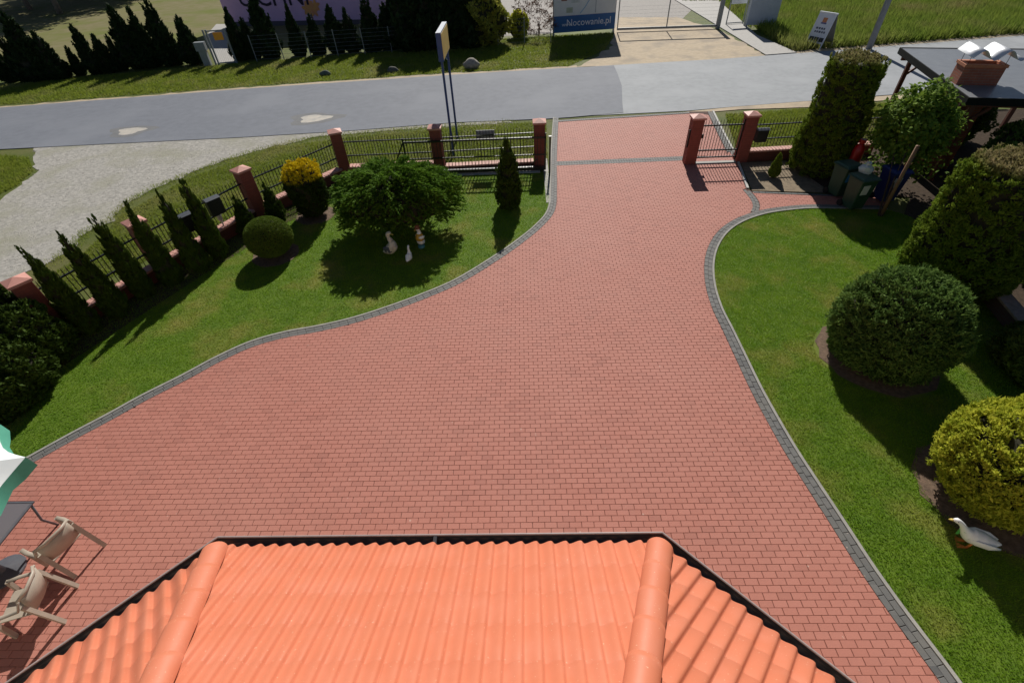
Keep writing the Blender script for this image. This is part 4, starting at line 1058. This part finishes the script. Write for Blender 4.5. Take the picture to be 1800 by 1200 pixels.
def bird(label, loc, rz, pts, rad, m, bill, wing=None, feet=True, s=1, name='goose_figure', group=None):
    """body, neck and head in one skin; pts run tail -> head in the local x-z plane"""
    t = thing(name, label, 'garden figure', loc, rz, group); sp_ = spine([(x * s, 0, z * s) for x, z in pts]); n = 5
    rr = []
    for i in range(len(rad) - 1):
        for k in range(n):
            f = k / n; rr.append(tuple((rad[i][q] * (1 - f) + rad[i + 1][q] * f) * s for q in (0, 1)))
    rr.append(tuple(q * s for q in rad[-1])); MB().tube(sp_, rr, 16).build('body', m, t, True)
    bx_, bz_, bl = bill; MB().tube([(bx_ * s, 0, bz_ * s), ((bx_ + bl * .5) * s, 0, (bz_ - .008) * s), ((bx_ + bl) * s, 0, (bz_ - .02) * s)], [(.02 * s, .018 * s), (.022 * s, .01 * s), (.008 * s, .004 * s)], 10).build('bill', m_bill, t, True)
    for sgn in (-1, 1):
        MB().tube([((bx_ - .035) * s, sgn * .03 * s, (bz_ + .022) * s), ((bx_ - .034) * s, sgn * .044 * s, (bz_ + .022) * s)], [.009 * s, .004 * s], 8).build('eye', m_iron, t)
    if wing:
        wx, wz, wl, wh, off, wm = wing
        for sgn in (-1, 1):
            MB().tube([((wx - wl) * s, sgn * off * .7 * s, (wz - .01) * s), ((wx - wl * .4) * s, sgn * off * s, wz * s), ((wx + wl * .5) * s, sgn * off * 1.02 * s, (wz + .01) * s), ((wx + wl) * s, sgn * off * .75 * s, (wz + .01) * s)], [(.01 * s, .02 * s), (.02 * s, wh * s), (.022 * s, wh * s), (.01 * s, wh * .4 * s)], 10).build('wing', wm, t, True)
    if feet:
        for sgn in (-1, 1):
            f = MB().tube([(0, sgn * .055 * s, .16 * s), (.01 * s, sgn * .055 * s, .015 * s)], .016 * s, 8).build('leg', m_or, t, True)
            MB().add([(-.02 * s, sgn * .055 * s, .0), (.12 * s, sgn * .055 * s - .05 * s, .0), (.13 * s, sgn * .055 * s, .0), (.12 * s, sgn * .055 * s + .05 * s, .0), (-.01 * s, sgn * .055 * s, .03 * s), (.12 * s, sgn * .055 * s, .012 * s)], [(0, 1, 2, 3), (0, 4, 1), (1, 4, 5), (1, 5, 2), (2, 5, 3), (3, 5, 4), (3, 4, 0)]).build('foot', m_or, f)
    return t
gp_ = [(-.30, .27), (-.22, .26), (-.08, .25), (.07, .27), (.15, .32), (.22, .4), (.29, .47), (.35, .5), (.39, .49)]
gr_ = [(.012, .012), (.07, .05), (.125, .115), (.12, .12), (.07, .075), (.042, .042), (.036, .036), (.042, .04), (.02, .018)]
gl = G(1697, 957); t = bird('white goose figure with a green ribbon standing by the golden globe', (gl.x, gl.y, .0), math.radians(156), gp_, gr_, m_gw, (.38, .492, .06), (-.08, .26, .2, .06, .115, m_gw), True, 1.0)
MB().lathe([(.052, -.012), (.06, 0), (.052, .012)], 16, (.175, 0, .35)).build('ribbon', m_grn, t); MB().tube([(.21, 0, .33), (.22, .02, .22)], [(.03, .008), (.02, .006)], 8).build('ribbon_end', m_grn, t)
GD = 'goose and duck figures under the juniper'
gl = G(692, 452); bird('cream goose figure with dark grey wings under the juniper', (gl.x, gl.y, .0), math.radians(-25), [(-.34, .12), (-.24, .16), (-.06, .26), (.06, .4), (.04, .55), (-.02, .66), (-.02, .76), (.05, .8), (.09, .79)], [(.02, .02), (.08, .07), (.15, .15), (.13, .15), (.075, .08), (.055, .055), (.055, .055), (.06, .055), (.03, .03)], m_cream, (.09, .79, .09), (-.07, .3, .17, .1, .125, m_gy), False, 1.0, group=GD)
gl = G(720, 459); bird('small plain white duck figure, smallest of the three under the juniper', (gl.x, gl.y, 0), math.radians(80), [(-.15, .08), (-.1, .1), (0, .12), (.07, .16), (.08, .25), (.08, .34), (.11, .37), (.13, .365)], [(.01, .01), (.05, .04), (.085, .1), (.06, .07), (.028, .03), (.024, .026), (.03, .028), (.015, .015)], m_gw, (.13, .365, .04), None, False, 1.15, 'duck_figure', GD)
gl = G(741, 434); t = bird('duck figure in a yellow vest and brown cap under the juniper', (gl.x, gl.y, 0), math.radians(-140), [(-.12, .1), (-.08, .14), (-.02, .2), (.01, .3), (.0, .42), (-.01, .52), (.0, .6), (.05, .62), (.08, .61)], [(.02, .02), (.08, .08), (.12, .12), (.115, .115), (.08, .08), (.05, .05), (.06, .06), (.06, .06), (.03, .03)], m_gw, (.08, .61, .07), (-.02, .36, .1, .05, .115, m_gw), False, 1.0, 'duck_figure', GD)
MB().tube([(0, 0, .26), (.0, 0, .34), (-.005, 0, .46)], [.126, .125, .085], 16).build('vest', mat('vest_yellow', (.6, .36, .04), (.5, .28, .03), 12, .6), t, True)
MB().lathe([(.1, .64), (.1, .65), (.07, .655), (.065, .72), (.02, .74)], 14, (.02, 0, 0)).build('cap', mat('cap_brown', (.25, .09, .04), None, 10, .6), t, True); MB().lathe([(.11, .0), (.1, .05), (.06, .07)], 14).build('base', mat('base_teal', (.08, .25, .28), None, 10, .6), t)

# ================================================================== PATIO CORNER (left edge)
m_res = mat('resin_taupe', (.42, .36, .29), (.36, .31, .25), 9, .45); m_ral = mat('table_frame', (.12, .125, .14), (.1, .1, .115), 8, .35)
tc = G(60, 880, .72); t = thing('patio_table', 'grey glass-topped patio table beside the parasol', 'table', (tc.x - .8, tc.y - .75, 0))
gm, tt, bb = nodes_of('smoked_glass'); bb.inputs['Base Color'].default_value = (.16, .15, .16, 1); bb.inputs['Roughness'].default_value = .12
MB().box(-.76, .76, -.71, .71, .704, .714).build('table_top', gm, t)
fr = MB(); fr.box(-.8, .8, .712, .75, .69, .72); fr.box(-.8, .8, -.75, -.712, .69, .72); fr.box(-.8, -.762, -.712, .712, .69, .72); fr.box(.762, .8, -.712, .712, .69, .72); fr.build('frame', m_ral, t, bevel=.006)
for sx in (-1, 1):
    for sy in (-1, 1): MB().tube([(sx * .76, sy * .7, .69), (sx * .7, sy * .64, .3), (sx * .74, sy * .7, 0)], .018, 8).build('leg', m_ral, t, True)
pt = G(45, 803, 2.0); RU = 1.45; t = thing('parasol', 'white parasol with a green scalloped valance over the patio table', 'parasol', (pt.x - RU * math.cos(.585), pt.y - RU * math.sin(.585), 0))
m_cw = mat('canopy_white', (.72, .76, .76), (.66, .7, .71), 4, .8); m_cg = mat('canopy_green', (.10, .42, .30), (.08, .36, .26), 6, .8)
NR = 8; V = [(0, 0, 2.62)]; F = []; steps = 6
tips = [(RU * math.cos(k * 2 * math.pi / NR + .585), RU * math.sin(k * 2 * math.pi / NR + .585)) for k in range(NR)]
for k in range(NR):
    a, b = tips[k], tips[(k + 1) % NR]; base = len(V)
    for r in range(1, 5):
        fr_ = r / 4
        for s in range(steps + 1):
            w = s / steps; sag = .13 * math.sin(math.pi * w) * fr_; q = (a[0] * (1 - w) + b[0] * w, a[1] * (1 - w) + b[1] * w); sc = fr_ * (1 - .10 * math.sin(math.pi * w))
            V.append((q[0] * sc, q[1] * sc, 2.62 - .62 * fr_ ** 1.15 - sag * .35))
    for s in range(steps): F.append((0, base + s, base + s + 1))
    for r in range(3):
        for s in range(steps): o = base + r * (steps + 1) + s; F.append((o, o + steps + 1, o + steps + 2, o + 1))
cn = MB().add(V, F).build('canopy', m_cw, t, True)
for k in range(NR):
    a, b = tips[k], tips[(k + 1) % NR]; V = []; F = []
    for s in range(steps + 1):
        w = s / steps; q = (a[0] * (1 - w) + b[0] * w, a[1] * (1 - w) + b[1] * w); sc = (1 - .10 * math.sin(math.pi * w)); z = 2.0 - .13 * math.sin(math.pi * w) * .35
        V += [(q[0] * sc, q[1] * sc, z), (q[0] * sc * 1.01, q[1] * sc * 1.01, z - .2 + .03 * math.sin(w * 12))]
    for s in range(steps): F.append((2 * s, 2 * s + 2, 2 * s + 3, 2 * s + 1))
    MB().add(V, F).build('valance', m_cg, cn, True)
    MB().tube([(0, 0, 2.57), (a[0], a[1], 1.97)], .009, 6).build('rib', m_ral, t)
MB().tube([(0, 0, 0), (0, 0, 2.66)], .022, 10).build('pole', m_ral, t); MB().lathe([(.28, 0), (.28, .05), (.06, .1), (.04, .3)], 18).build('base', m_ral, t)
def chair(label, M):
    t = thing('resin_chair', label, 'chair', (0, 0, 0), 0, 'taupe resin armchairs around the patio table'); t.matrix_world = M
    MB().frus((0, 0), .40, .425, (.44, .44), (.46, .46)).build('seat', m_res, t, bevel=.01)
    V = []; F = []; n = 8                                             # backrest: curved slab of slats
    for j in range(n + 1):
        x = -.23 + .46 * j / n; c = .06 * math.cos(x * 6)
        for z, yy in ((.46, -.20), (.62, -.235), (.84, -.285)):
            V += [(x, yy - c, z), (x, yy - c - .018, z)]
    for j in range(n):
        a = 6 * j
        for k in (0, 2): F += [(a + k, a + k + 2, a + k + 8, a + k + 6), (a + k + 1, a + k + 7, a + k + 9, a + k + 3)]
        F += [(a, a + 6, a + 7, a + 1), (a + 4, a + 5, a + 11, a + 10)]
    F += [(0, 1, 3, 2), (2, 3, 5, 4), (6 * n, 6 * n + 2, 6 * n + 3, 6 * n + 1), (6 * n + 2, 6 * n + 4, 6 * n + 5, 6 * n + 3)]
    MB().add(V, F).build('backrest', m_res, t, True)
    MB().tube([(-.25, -.27, .84), (-.12, -.35, .875), (.12, -.35, .875), (.25, -.27, .84)], [(.02, .03)] * 4, 8).build('top_rail', m_res, t, True)
    for sx in (-1, 1):
        MB().tube([(sx * .25, -.29, .85), (sx * .27, -.18, .66), (sx * .28, .05, .64), (sx * .27, .2, .62)], [(.022, .016), (.03, .014), (.034, .014), (.03, .014)], 8).build('armrest', m_res, t, True)
        MB().bar((sx * .27, .19, .63), (sx * .26, .26, .0), .06, .035, (0, 1, 0)).build('leg', m_res, t)
        MB().bar((sx * .25, -.24, .70), (sx * .26, -.36, .0), .06, .035, (0, 1, 0)).build('leg', m_res, t)
    return t
def upright(px0, py0, px1, py1, zb=.86):
    """chair whose top rail runs between two picture points at the height of the rail"""
    a, b = G(px0, py0, zb), G(px1, py1, zb); m_ = (a + b) / 2; d_ = (a - b).normalized(); yaw = math.atan2(d_.y, d_.x)
    c_ = m_ + Matrix.Rotation(yaw, 3, 'Z') @ Vector((0, .33, 0))
    return Matrix.Translation((c_.x, c_.y, 0)) @ Matrix.Rotation(yaw, 4, 'Z')
chair('taupe resin armchair standing with its back to the driveway beside the patio table', upright(118, 918, 66, 968))
chair('taupe resin armchair turned askew between the patio table and the house roof', upright(62, 996, 38, 1052))

# ================================================================== ACROSS THE ROAD
# dark thuja hedge: single plants in a row
far_th = [revolve_crown('crown', thuja_prof(3.0, .62, j, 80 + i), 5200, .2, .085, L_dark, seed=80 + i, up=.9, out=.5, rnd=.45, amp=.14, clump=30) for i, j in enumerate((.08, .16, .26))]
def near_label(k, n): return ''
row1 = [((-8, 80), (22, 142), 1.2), ((12, 62), (48, 142), 1), ((28, 22), (78, 140), 1.5), ((65, 55), (108, 138), 1.3), ((119, 80), (144, 131), .9), ((125, 42), (172, 129), 1), ((164, 60), (197, 126), 1.2), ((194, 60), (218, 123), .9),
        ((209, 8), (246, 119), 1.25), ((244, 14), (273, 116), 1.2), ((267, 0), (306, 113), 1.25), ((312, 27), (346, 111), 1.3)]
row2 = [((404, 14), (428, 104), 1), ((424, 30), (448, 102), 1), ((457, -12), (478, 100), 1.3), ((503, 8), (529, 97), .9), ((546, 24), (562, 95), 1.2), ((574, 8), (596, 93), 1.2), ((606, 14), (622, 91), 1.1), ((640, -5), (658, 90), 1.3), ((668, 4), (687, 88), 1.3)]
row3 = [((702, -70), (722, 86), 1.9), ((738, -80), (756, 84), 1.9), ((775, -80), (786, 82), 1.9), ((812, -80), (818, 81), 1.7)]
ORD = ['first', 'second', 'third', 'fourth', 'fifth', 'sixth', 'seventh', 'eighth', 'ninth', 'tenth', 'eleventh', 'twelfth']
i = 0
for rw, lab, gr in ((row1, 'dark thuja of the loose hedge over the gravel yard, %s from the garden gate', 'thujas left of the garden gate'),
                    (row2, 'dark thuja in front of the mauve wall, %s from the garden gate', 'thujas in front of the mauve wall'),
                    (row3, 'tall dense dark thuja, %s from the yellow-green shrub', 'tall dense thujas across the road')):
    for j_, (tp, bs, wk) in enumerate(rw):
        g, h = HT(*bs, *tp) if tp[1] > -20 else (G(*bs), 5.2)
        k = h / 3.08; lm, cm = far_th[i % 3]; o = plant('thuja', lab % ORD[j_ if rw is row2 else len(rw) - 1 - j_], 'conifer', (g.x, g.y, -.04), lm, cm, (.05, .5), gr, i * 1.7, (k ** .6 * wk, k ** .6 * wk, k)); i += 1
# metal garden gate with an orange plate
gl_, gr2 = G(380, 113), G(416, 110); d = gr2 - gl_; t = thing('garden_gate', 'grey metal garden gate with an orange plate across the road', 'gate', (gl_.x, gl_.y, -.04), math.atan2(d.y, d.x))
m_zinc = mat('zinc_grey', (.28, .3, .31), (.22, .24, .25), 6, .45); Wg = d.length
for x in (0, .18, Wg): MB().box(x - .05, x + .05, -.05, .05, 0, 2.05).build('post', m_zinc, t)
for z in (.05, 1.93): MB().box(.18, Wg, -.03, .03, z, z + .07).build('rail', m_zinc, t)
w = MB()
for k in range(9): w.box(.3 + k * (Wg - .4) / 8 - .004, .3 + k * (Wg - .4) / 8 + .004, -.004, .004, .1, 1.93)
stuff(w.build('mesh_wire', m_zinc, t)); MB().box(.55, 1.15, -.05, -.031, 1.42, 1.86).build('plate', mat('plate_orange', (.95, .4, .02), (.9, .34, .02), 5, .5), t)
MB().box(-.85, -.2, -.2, .2, .9, 1.4).build('meter_box', m_zinc, t); MB().box(-.75, -.3, -.15, .15, 0, .9).build('meter_stand', m_zinc, t)
# mauve building wall
w0, w1 = G(403, 46), G(692, 41); d = w1 - w0; t = thing('mauve_building', 'mauve building wall with dark lettering and an orange flower across the road', 'building', (w0.x, w0.y, -.04), math.atan2(d.y, d.x)); Lw = d.length
m_mau = mat('mauve_render', (.8, .5, .76), (.74, .46, .7), 1.2, .85, .2, 20)
MB().box(0, Lw, 0, 8, 0, 6.2).build('wall', m_mau, t); MB().box(-.03, Lw + .03, -.04, -.002, 0, .35).build('plinth', mat('plinth_dark', (.12, .1, .13), None, 4, .8), t)
MB().prism([(-.5, -.5), (Lw + .5, -.5), (Lw + .5, 8.5), (-.5, 8.5)], 6.2, 6.5).build('roof', m_felt, t)
m_let = mat('lettering_dark', (.03, .015, .04), None, 6, .7)
for s_, x in (('U', 2.55), ('CHNI', 6.2)):
    me = text_mesh('lettering', s_, 2.1, m_let, .02); o = link('lettering', me, t, (x, -.03, 1.5)); o.rotation_euler = (math.pi / 2, 0, 0)
for k, (x, z, r) in enumerate(((8.3, 1.2, .4), (8.9, 1.05, .38), (9.2, 1.45, .36), (8.6, 1.6, .33))):
    fl = MB(); pts = [(x + r * (1 + .35 * math.sin(5 * a / 20 * 6.283)) * math.cos(a / 20 * 6.283), -.02 - .006 * k, z + r * (1 + .35 * math.sin(5 * a / 20 * 6.283)) * math.sin(a / 20 * 6.283)) for a in range(20)]
    fl.add(pts, [tuple(range(20))]).build('painted_flower', mat('flower_orange', (.8, .3, .16), (.85, .42, .12), 3, .8), t)
# wire fence in front of the hedge
wf0, wf1 = G(452, 108), G(968, 74); d = wf1 - wf0; t = thing('wire_fence', 'thin grey wire fence through the hedge across the road', 'fence', (wf0.x, wf0.y, -.04), math.atan2(d.y, d.x)); Lf = d.length
for k in range(12): MB().tube([(Lf * k / 11, 0, 0), (Lf * k / 11, 0, 1.6)], .03, 7).build('post', m_zinc, t)
for k in range(7): MB().tube([(0, 0, .15 + k * .23), (Lf, 0, .15 + k * .23)], .006, 4).build('wire', m_zinc, t)
# shrubs by the wire fence
g = G(856, 78); plant('leafy_shrub', 'yellow-green leafy shrub at the end of the dark hedge across the road', 'shrub', (g.x, g.y, -.04), *revolve_crown('crown', ell_prof(1.5, 1.7, 1.6, 12, .05), 5200, .26, .13, lf('yellowgreen_leaf', (.14, .18, .025), (.45, .42, .08), trans=.35), seed=91, up=.3, rnd=.8, amp=.14, clump=18), (.06, .8))
g = G(912, 66); plant('golden_shrub', 'small round golden shrub beside the billboard', 'shrub', (g.x, g.y, -.04), *revolve_crown('crown', ell_prof(.72, .85, .8, 12, .05), 3600, .16, .08, lf('bright_gold_leaf', (.3, .36, .03), (.75, .7, .08), trans=.45), seed=92, up=.5, rnd=.6, amp=.08, clump=18), (.05, .4))
g = G(948, 62); plant('russet_shrub', 'open russet twiggy shrub half behind the billboard', 'shrub', (g.x, g.y + .6, -.04), *revolve_crown('crown', ell_prof(1.5, 1.3, 1.3, 12, .1), 1500, .26, .05, L_brown, seed=93, up=.5, rnd=.9, amp=.2, core=False, clump=10), (.05, .8))
# big garden trees at the far left: their shade covers the yard
for i, (x, y, hh, lab) in enumerate(((-53.5, 66.0, 11, 'tall tree with a pale trunk over the shaded yard at the far left'), (-53.0, 78.0, 12, 'tall tree whose pale trunk stands deeper in the shaded yard'), (-61, 71.0, 12, 'tall tree shading the far yard behind the loose hedge'),
        (-57, 88.0, 13, 'tall tree at the back of the shaded yard'), (-64, 83.0, 12, 'tall tree in the dense group behind the shaded yard'), (-70, 74.0, 12, 'tall tree at the outer edge of the shaded yard'), (-66, 96.0, 13, 'tallest tree of the dense group behind the yard'), (-54, 88, 12, 'tall tree at the sunny corner of the shaded yard'))):
    g = Vector((x, y, 0)); px = i; t = thing('garden_tree', lab, 'tree', (g.x, g.y, -.04), i * 1.1, 'tall trees over the far yard')
    lm, cm = revolve_crown('crown', ell_prof(5.8, 3.4, hh - 3.6, 12), 8000, .6, .34, L_tree, seed=100 + px % 7, up=.2, rnd=.8, amp=.15, inner=.5, core=False, clump=22); link('crown', lm, t)
    tk = MB(); tk.tube([(0, 0, -.1), (.08, .05, 2), (-.05, .1, 4.5), (.1, 0, hh - 3)], [.32, .25, .2, .08], 10)
    for k in range(8):
        a = k * .8; tk.tube([(0, .08, 3.6 + .35 * k), (1.4 * math.cos(a), 1.4 * math.sin(a), 5 + .4 * k), (2.9 * math.cos(a), 2.9 * math.sin(a), 6 + .3 * k)], [.1, .06, .025], 6)
    tk.build('trunk', mat('pale_bark', (.26, .2, .16), (.16, .13, .1), 6, .9, .5), t, True)
# billboard
BK = 1.42; pR = G(1079, 56); pL = G(973, 64); d = pR - pL; t = thing('billboard', 'large white and blue billboard on two posts across the road', 'billboard', (pL.x, pL.y, -.04), math.atan2(d.y, d.x)); Lb = d.length
m_bw = mat('poster_white', (.72, .74, .74), (.66, .68, .69), 3, .5); m_bb = mat('poster_blue', (.02, .13, .36), (.02, .11, .3), 3, .5)
for x in (.02, Lb - .02): MB().box(x - .06, x + .06, .06, .18, 0, 5.7).build('post', m_zinc, t)
Z0 = .22; MB().box(0, Lb, .0, .058, Z0, 5.7).build('board', m_bw, t)
MB().box(0, Lb, -.008, -.001, Z0, Z0 + .72 * BK).build('blue_band', m_bb, t)
me = text_mesh('lettering', 'Nocowanie.pl', .46 * 1.3, mat('letter_white', (.85, .86, .88), None, 5, .5), .006); o = link('lettering', me, t, (Lb * .57, -.014, Z0 + .27 * BK)); o.rotation_euler = (math.pi / 2, 0, 0)
me = text_mesh('lettering', 'www.', .26 * 1.3, mat('letter_white', (.85, .86, .88)), .006); o = link('lettering', me, t, (Lb * .22, -.014, Z0 + .27 * BK)); o.rotation_euler = (math.pi / 2, 0, 0)
def strip(pts, w, c):
    s = MB()
    for a, b in zip(pts[:-1], pts[1:]): s.bar((a[0] * Lb, -.006, Z0 + a[1] * BK), (b[0] * Lb, -.006, Z0 + b[1] * BK), w, .006, (0, 1, 0))
    s.build('printed_stripe', c, t)
m_cy = mat('print_cyan', (.28, .6, .78), (.36, .66, .8), 2, .5); m_lb = mat('print_blue', (.2, .42, .62), None, 3, .5); m_gr = mat('print_grey', (.33, .38, .42), None, 3, .5)
strip([(.5, 1.72), (.75, 1.66), (.97, 1.72)], .09, m_cy); strip([(.5, 1.98), (.97, 1.95)], .12, m_cy); strip([(.04, 2.22), (.3, 2.3), (.55, 2.38)], .1, m_cy); strip([(.06, 2.75), (.3, 2.8), (.6, 2.72), (.95, 2.85)], .1, m_lb)
strip([(.42, .78), (.5, 1.05), (.6, 1.5), (.68, 1.8), (.78, 2.2), (.86, 2.35), (.96, 2.3)], .05, m_lb); strip([(.67, .78), (.67, 1.7)], .05, m_gr)
for x, z, w, h, c in ((.16, 1.62, .09, .55, (.22, .1, .08)), (.34, 1.5, .13, .5, (.42, .45, .45)), (.25, .95, .1, .22, (.3, .34, .26)), (.1, 1.75, .05, .2, (.35, .37, .45)), (.08, 2.95, .08, .3, (.3, .55, .75)), (.9, 2.9, .08, .3, (.3, .5, .7))):
    MB().box((x - w / 2) * Lb, (x + w / 2) * Lb, -.012, -.004, Z0 + (z - h / 2) * BK, Z0 + (z + h / 2) * BK).build('printed_picture', mat('print_%d%d' % (x * 100, z * 100), c, tuple(v * 1.5 for v in c), 5, .6), t)
# grey field gate, posts and wicket across the road
q0, q1 = G(1084, 56), G(1259, 50); d = q1 - q0; t = thing('field_gate', 'wide grey metal field gate closed across the sandy drive', 'gate', (q0.x, q0.y, -.03), math.atan2(d.y, d.x)); Lq = d.length
for z in (.12, 2.3): MB().box(0, Lq, -.05, .05, z, z + .14).build('rail', m_zinc, t)
for x in (.03, Lq * .5, Lq - .03): MB().box(x - .035, x + .035, -.035, .035, .26, 2.3).build('stile', m_zinc, t)
w = MB()
for k in range(6): w.box(.05, Lq - .05, -.004, .004, .45 + k * .22, .457 + k * .22)
w.build('mesh_wire', m_zinc, t)
for nm, bx_, by_, hh, ww, lab in (('gate_post', 1261, 50, 2.6, .13, 'thick grey post at the end of the field gate'), ('gate_post', 1309, 46, 2.4, .09, 'slim grey post beside the pale display board')):
    g = G(bx_, by_); t = thing(nm, lab, 'post', (g.x, g.y, -.03)); MB().box(-ww, ww, -ww, ww, 0, hh).build('post', m_zinc, t); MB().frus((0, 0), hh, hh + .06, (ww * 2.2, ww * 2.2), (.03, .03)).build('post_cap', m_zinc, t)
g = G(1276, 44); g2 = G(1305, 42); d = g2 - g; t = thing('wicket_gate', 'light grey wicket gate beside the thick post across the road', 'gate', (g.x, g.y, 0.02), math.atan2(d.y, d.x))
for z in (.05, 1.6): MB().box(0, d.length, -.03, .03, z, z + .06).build('rail', m_zinc, t)
for x in (0, d.length): MB().box(x - .03, x + .03, -.03, .03, .0, 1.7).build('stile', m_zinc, t)
MB().box(.05, d.length - .05, -.045, -.031, 1.25, 1.58).build('plate', mat('sign_top', (.8, .82, .84)), t)
g = G(1335, 50); t = thing('display_board', 'tall pale blue-grey display board standing at the edge of the meadow', 'display board', (g.x, g.y, -.04), math.radians(-8))
MB().box(-1.0, 1.0, -.04, .04, .25, 3.6).build('panel', mat('board_pale', (.45, .5, .58), (.4, .45, .52), 3, .5), t)
for x in (-.9, .9): MB().box(x - .04, x + .04, .041, .1, 0, 3.6).build('post', m_zinc, t)
MB().box(-.72, .72, -.052, -.041, 2.2, 3.5).build('blank_field', mat('board_field', (.3, .34, .4), (.5, .54, .6), 7, .6), t)
# A-board with an emblem, rows of small print and a dark strip
fl_, fr2 = G(1413, 82), G(1441, 88); d = fr2 - fl_; t = thing('sandwich_board', 'white sandwich board on the verge by the meadow', 'sandwich board', (fl_.x, fl_.y, -.03), math.atan2(d.y, d.x)); Ls = d.length
ph = math.radians(16); m_sw = mat('board_white', (.74, .75, .8), (.68, .69, .74), 5, .5)
def leaned(nm, x0, x1, s0, s1, o0, o1, m, side=1, parent=t):
    """box on a leaning face: s runs up the slope, o outwards"""
    V = []
    for o_ in (o0, o1):
        for s in (s0, s1):
            for x in (x0, x1): V.append((x, side * (s * math.sin(ph) - o_ * math.cos(ph)) + (0 if side == 1 else 1.04), s * math.cos(ph) + o_ * math.sin(ph)))
    return MB().add(V, [(0, 1, 3, 2), (4, 6, 7, 5), (0, 4, 5, 1), (2, 3, 7, 6), (0, 2, 6, 4), (1, 5, 7, 3)]).build(nm, m, parent)
fp = leaned('front_panel', 0, Ls, .3, 1.85, 0, .04, m_sw); leaned('rear_panel', 0, Ls, .3, 1.85, 0, .04, mat('board_back', (.2, .2, .2), None, 5, .6), -1)
for x in (0, Ls - .06):
    leaned('leg', x, x + .06, 0, .3, 0, .04, m_sw); leaned('leg', x, x + .06, 0, .3, 0, .04, m_sw, -1)
MB().box(-.02, Ls + .02, .46, .58, 1.775, 1.84).build('top_bar', mat('sign_top', (.8, .82, .84)), t)
m_ink = mat('print_dark', (.10, .11, .15), None, 6, .6)
em = leaned('emblem', Ls * .38, Ls * .62, 1.38, 1.62, .041, .048, mat('emblem_red', (.55, .14, .08), (.6, .3, .1), 8, .6)); leaned('emblem_foot', Ls * .34, Ls * .66, 1.3, 1.375, .041, .048, mat('emblem_blue', (.12, .14, .3), None, 6, .6))
for r_, ws in enumerate(((.14, .12, .12, .1), (.1, .1, .14, .1, .1))):
    x = Ls * .2
    for w_ in ws: leaned('print_mark', x, x + w_ * Ls * .85, 1.02 - .18 * r_, 1.12 - .18 * r_, .041, .046, m_ink); x += (w_ + .025) * Ls
for k in range(3): leaned('dark_field', Ls * (.1 + .29 * k), Ls * (.36 + .29 * k), .4, .62, .041, .047, mat('field_navy', (.02, .022, .04), None, 6, .5))
# utility pole, boulders
g = G(1527, 86); t = thing('utility_pole', 'grey concrete utility pole behind the tall clipped column', 'pole', (g.x, g.y, -.04))
MB().tube([(0, 0, 0), (0, 0, 4.5), (0, 0, 9)], [.17, .15, .12], 12).build('pole', mat('pole_grey', (.24, .25, .27), (.19, .2, .22), 5, .8, .3, 30), t, True); MB().bar((-.8, 0, 8.7), (.8, 0, 8.7), .1).build('crossarm', m_zinc, t)
for px, py, r, lab, c in ((829, 119, .42, 'large pale boulder at the road edge near the dark hedge', (.42, .38, .32)), (691, 126, .24, 'dark upright boulder on the far grass verge', (.14, .14, .12)), (572, 132, .24, 'small grey-green boulder on the far grass verge', (.13, .16, .13))):
    g = G(px, py); bm = bmesh.new(); bmesh.ops.create_icosphere(bm, subdivisions=3, radius=r); rs = random.Random(px)
    ph_ = [rs.uniform(0, 6) for _ in range(4)]
    for v in bm.verts:
        c_ = v.co / r; k = 1 + .12 * math.sin(3 * c_.x + ph_[0]) + .1 * math.sin(4 * c_.y + ph_[1]) + .08 * math.sin(5 * c_.z + ph_[2]) + .03 * math.sin(11 * c_.x + 9 * c_.y); v.co = Vector((c_.x * 1.25, c_.y, c_.z * .8)) * r * k + Vector((0, 0, r * .5))
    me = bpy.data.meshes.new('boulder'); bm.to_mesh(me); bm.free(); me.materials.append(mat('stone_%d' % px, c, tuple(v * .6 for v in c), 7, .9, .6, 20)); me.polygons.foreach_set('use_smooth', [True] * len(me.polygons))
    tag(link('boulder', me, None, (g.x, g.y, -.05)), lab, 'boulder', 'boulders on the far verge')
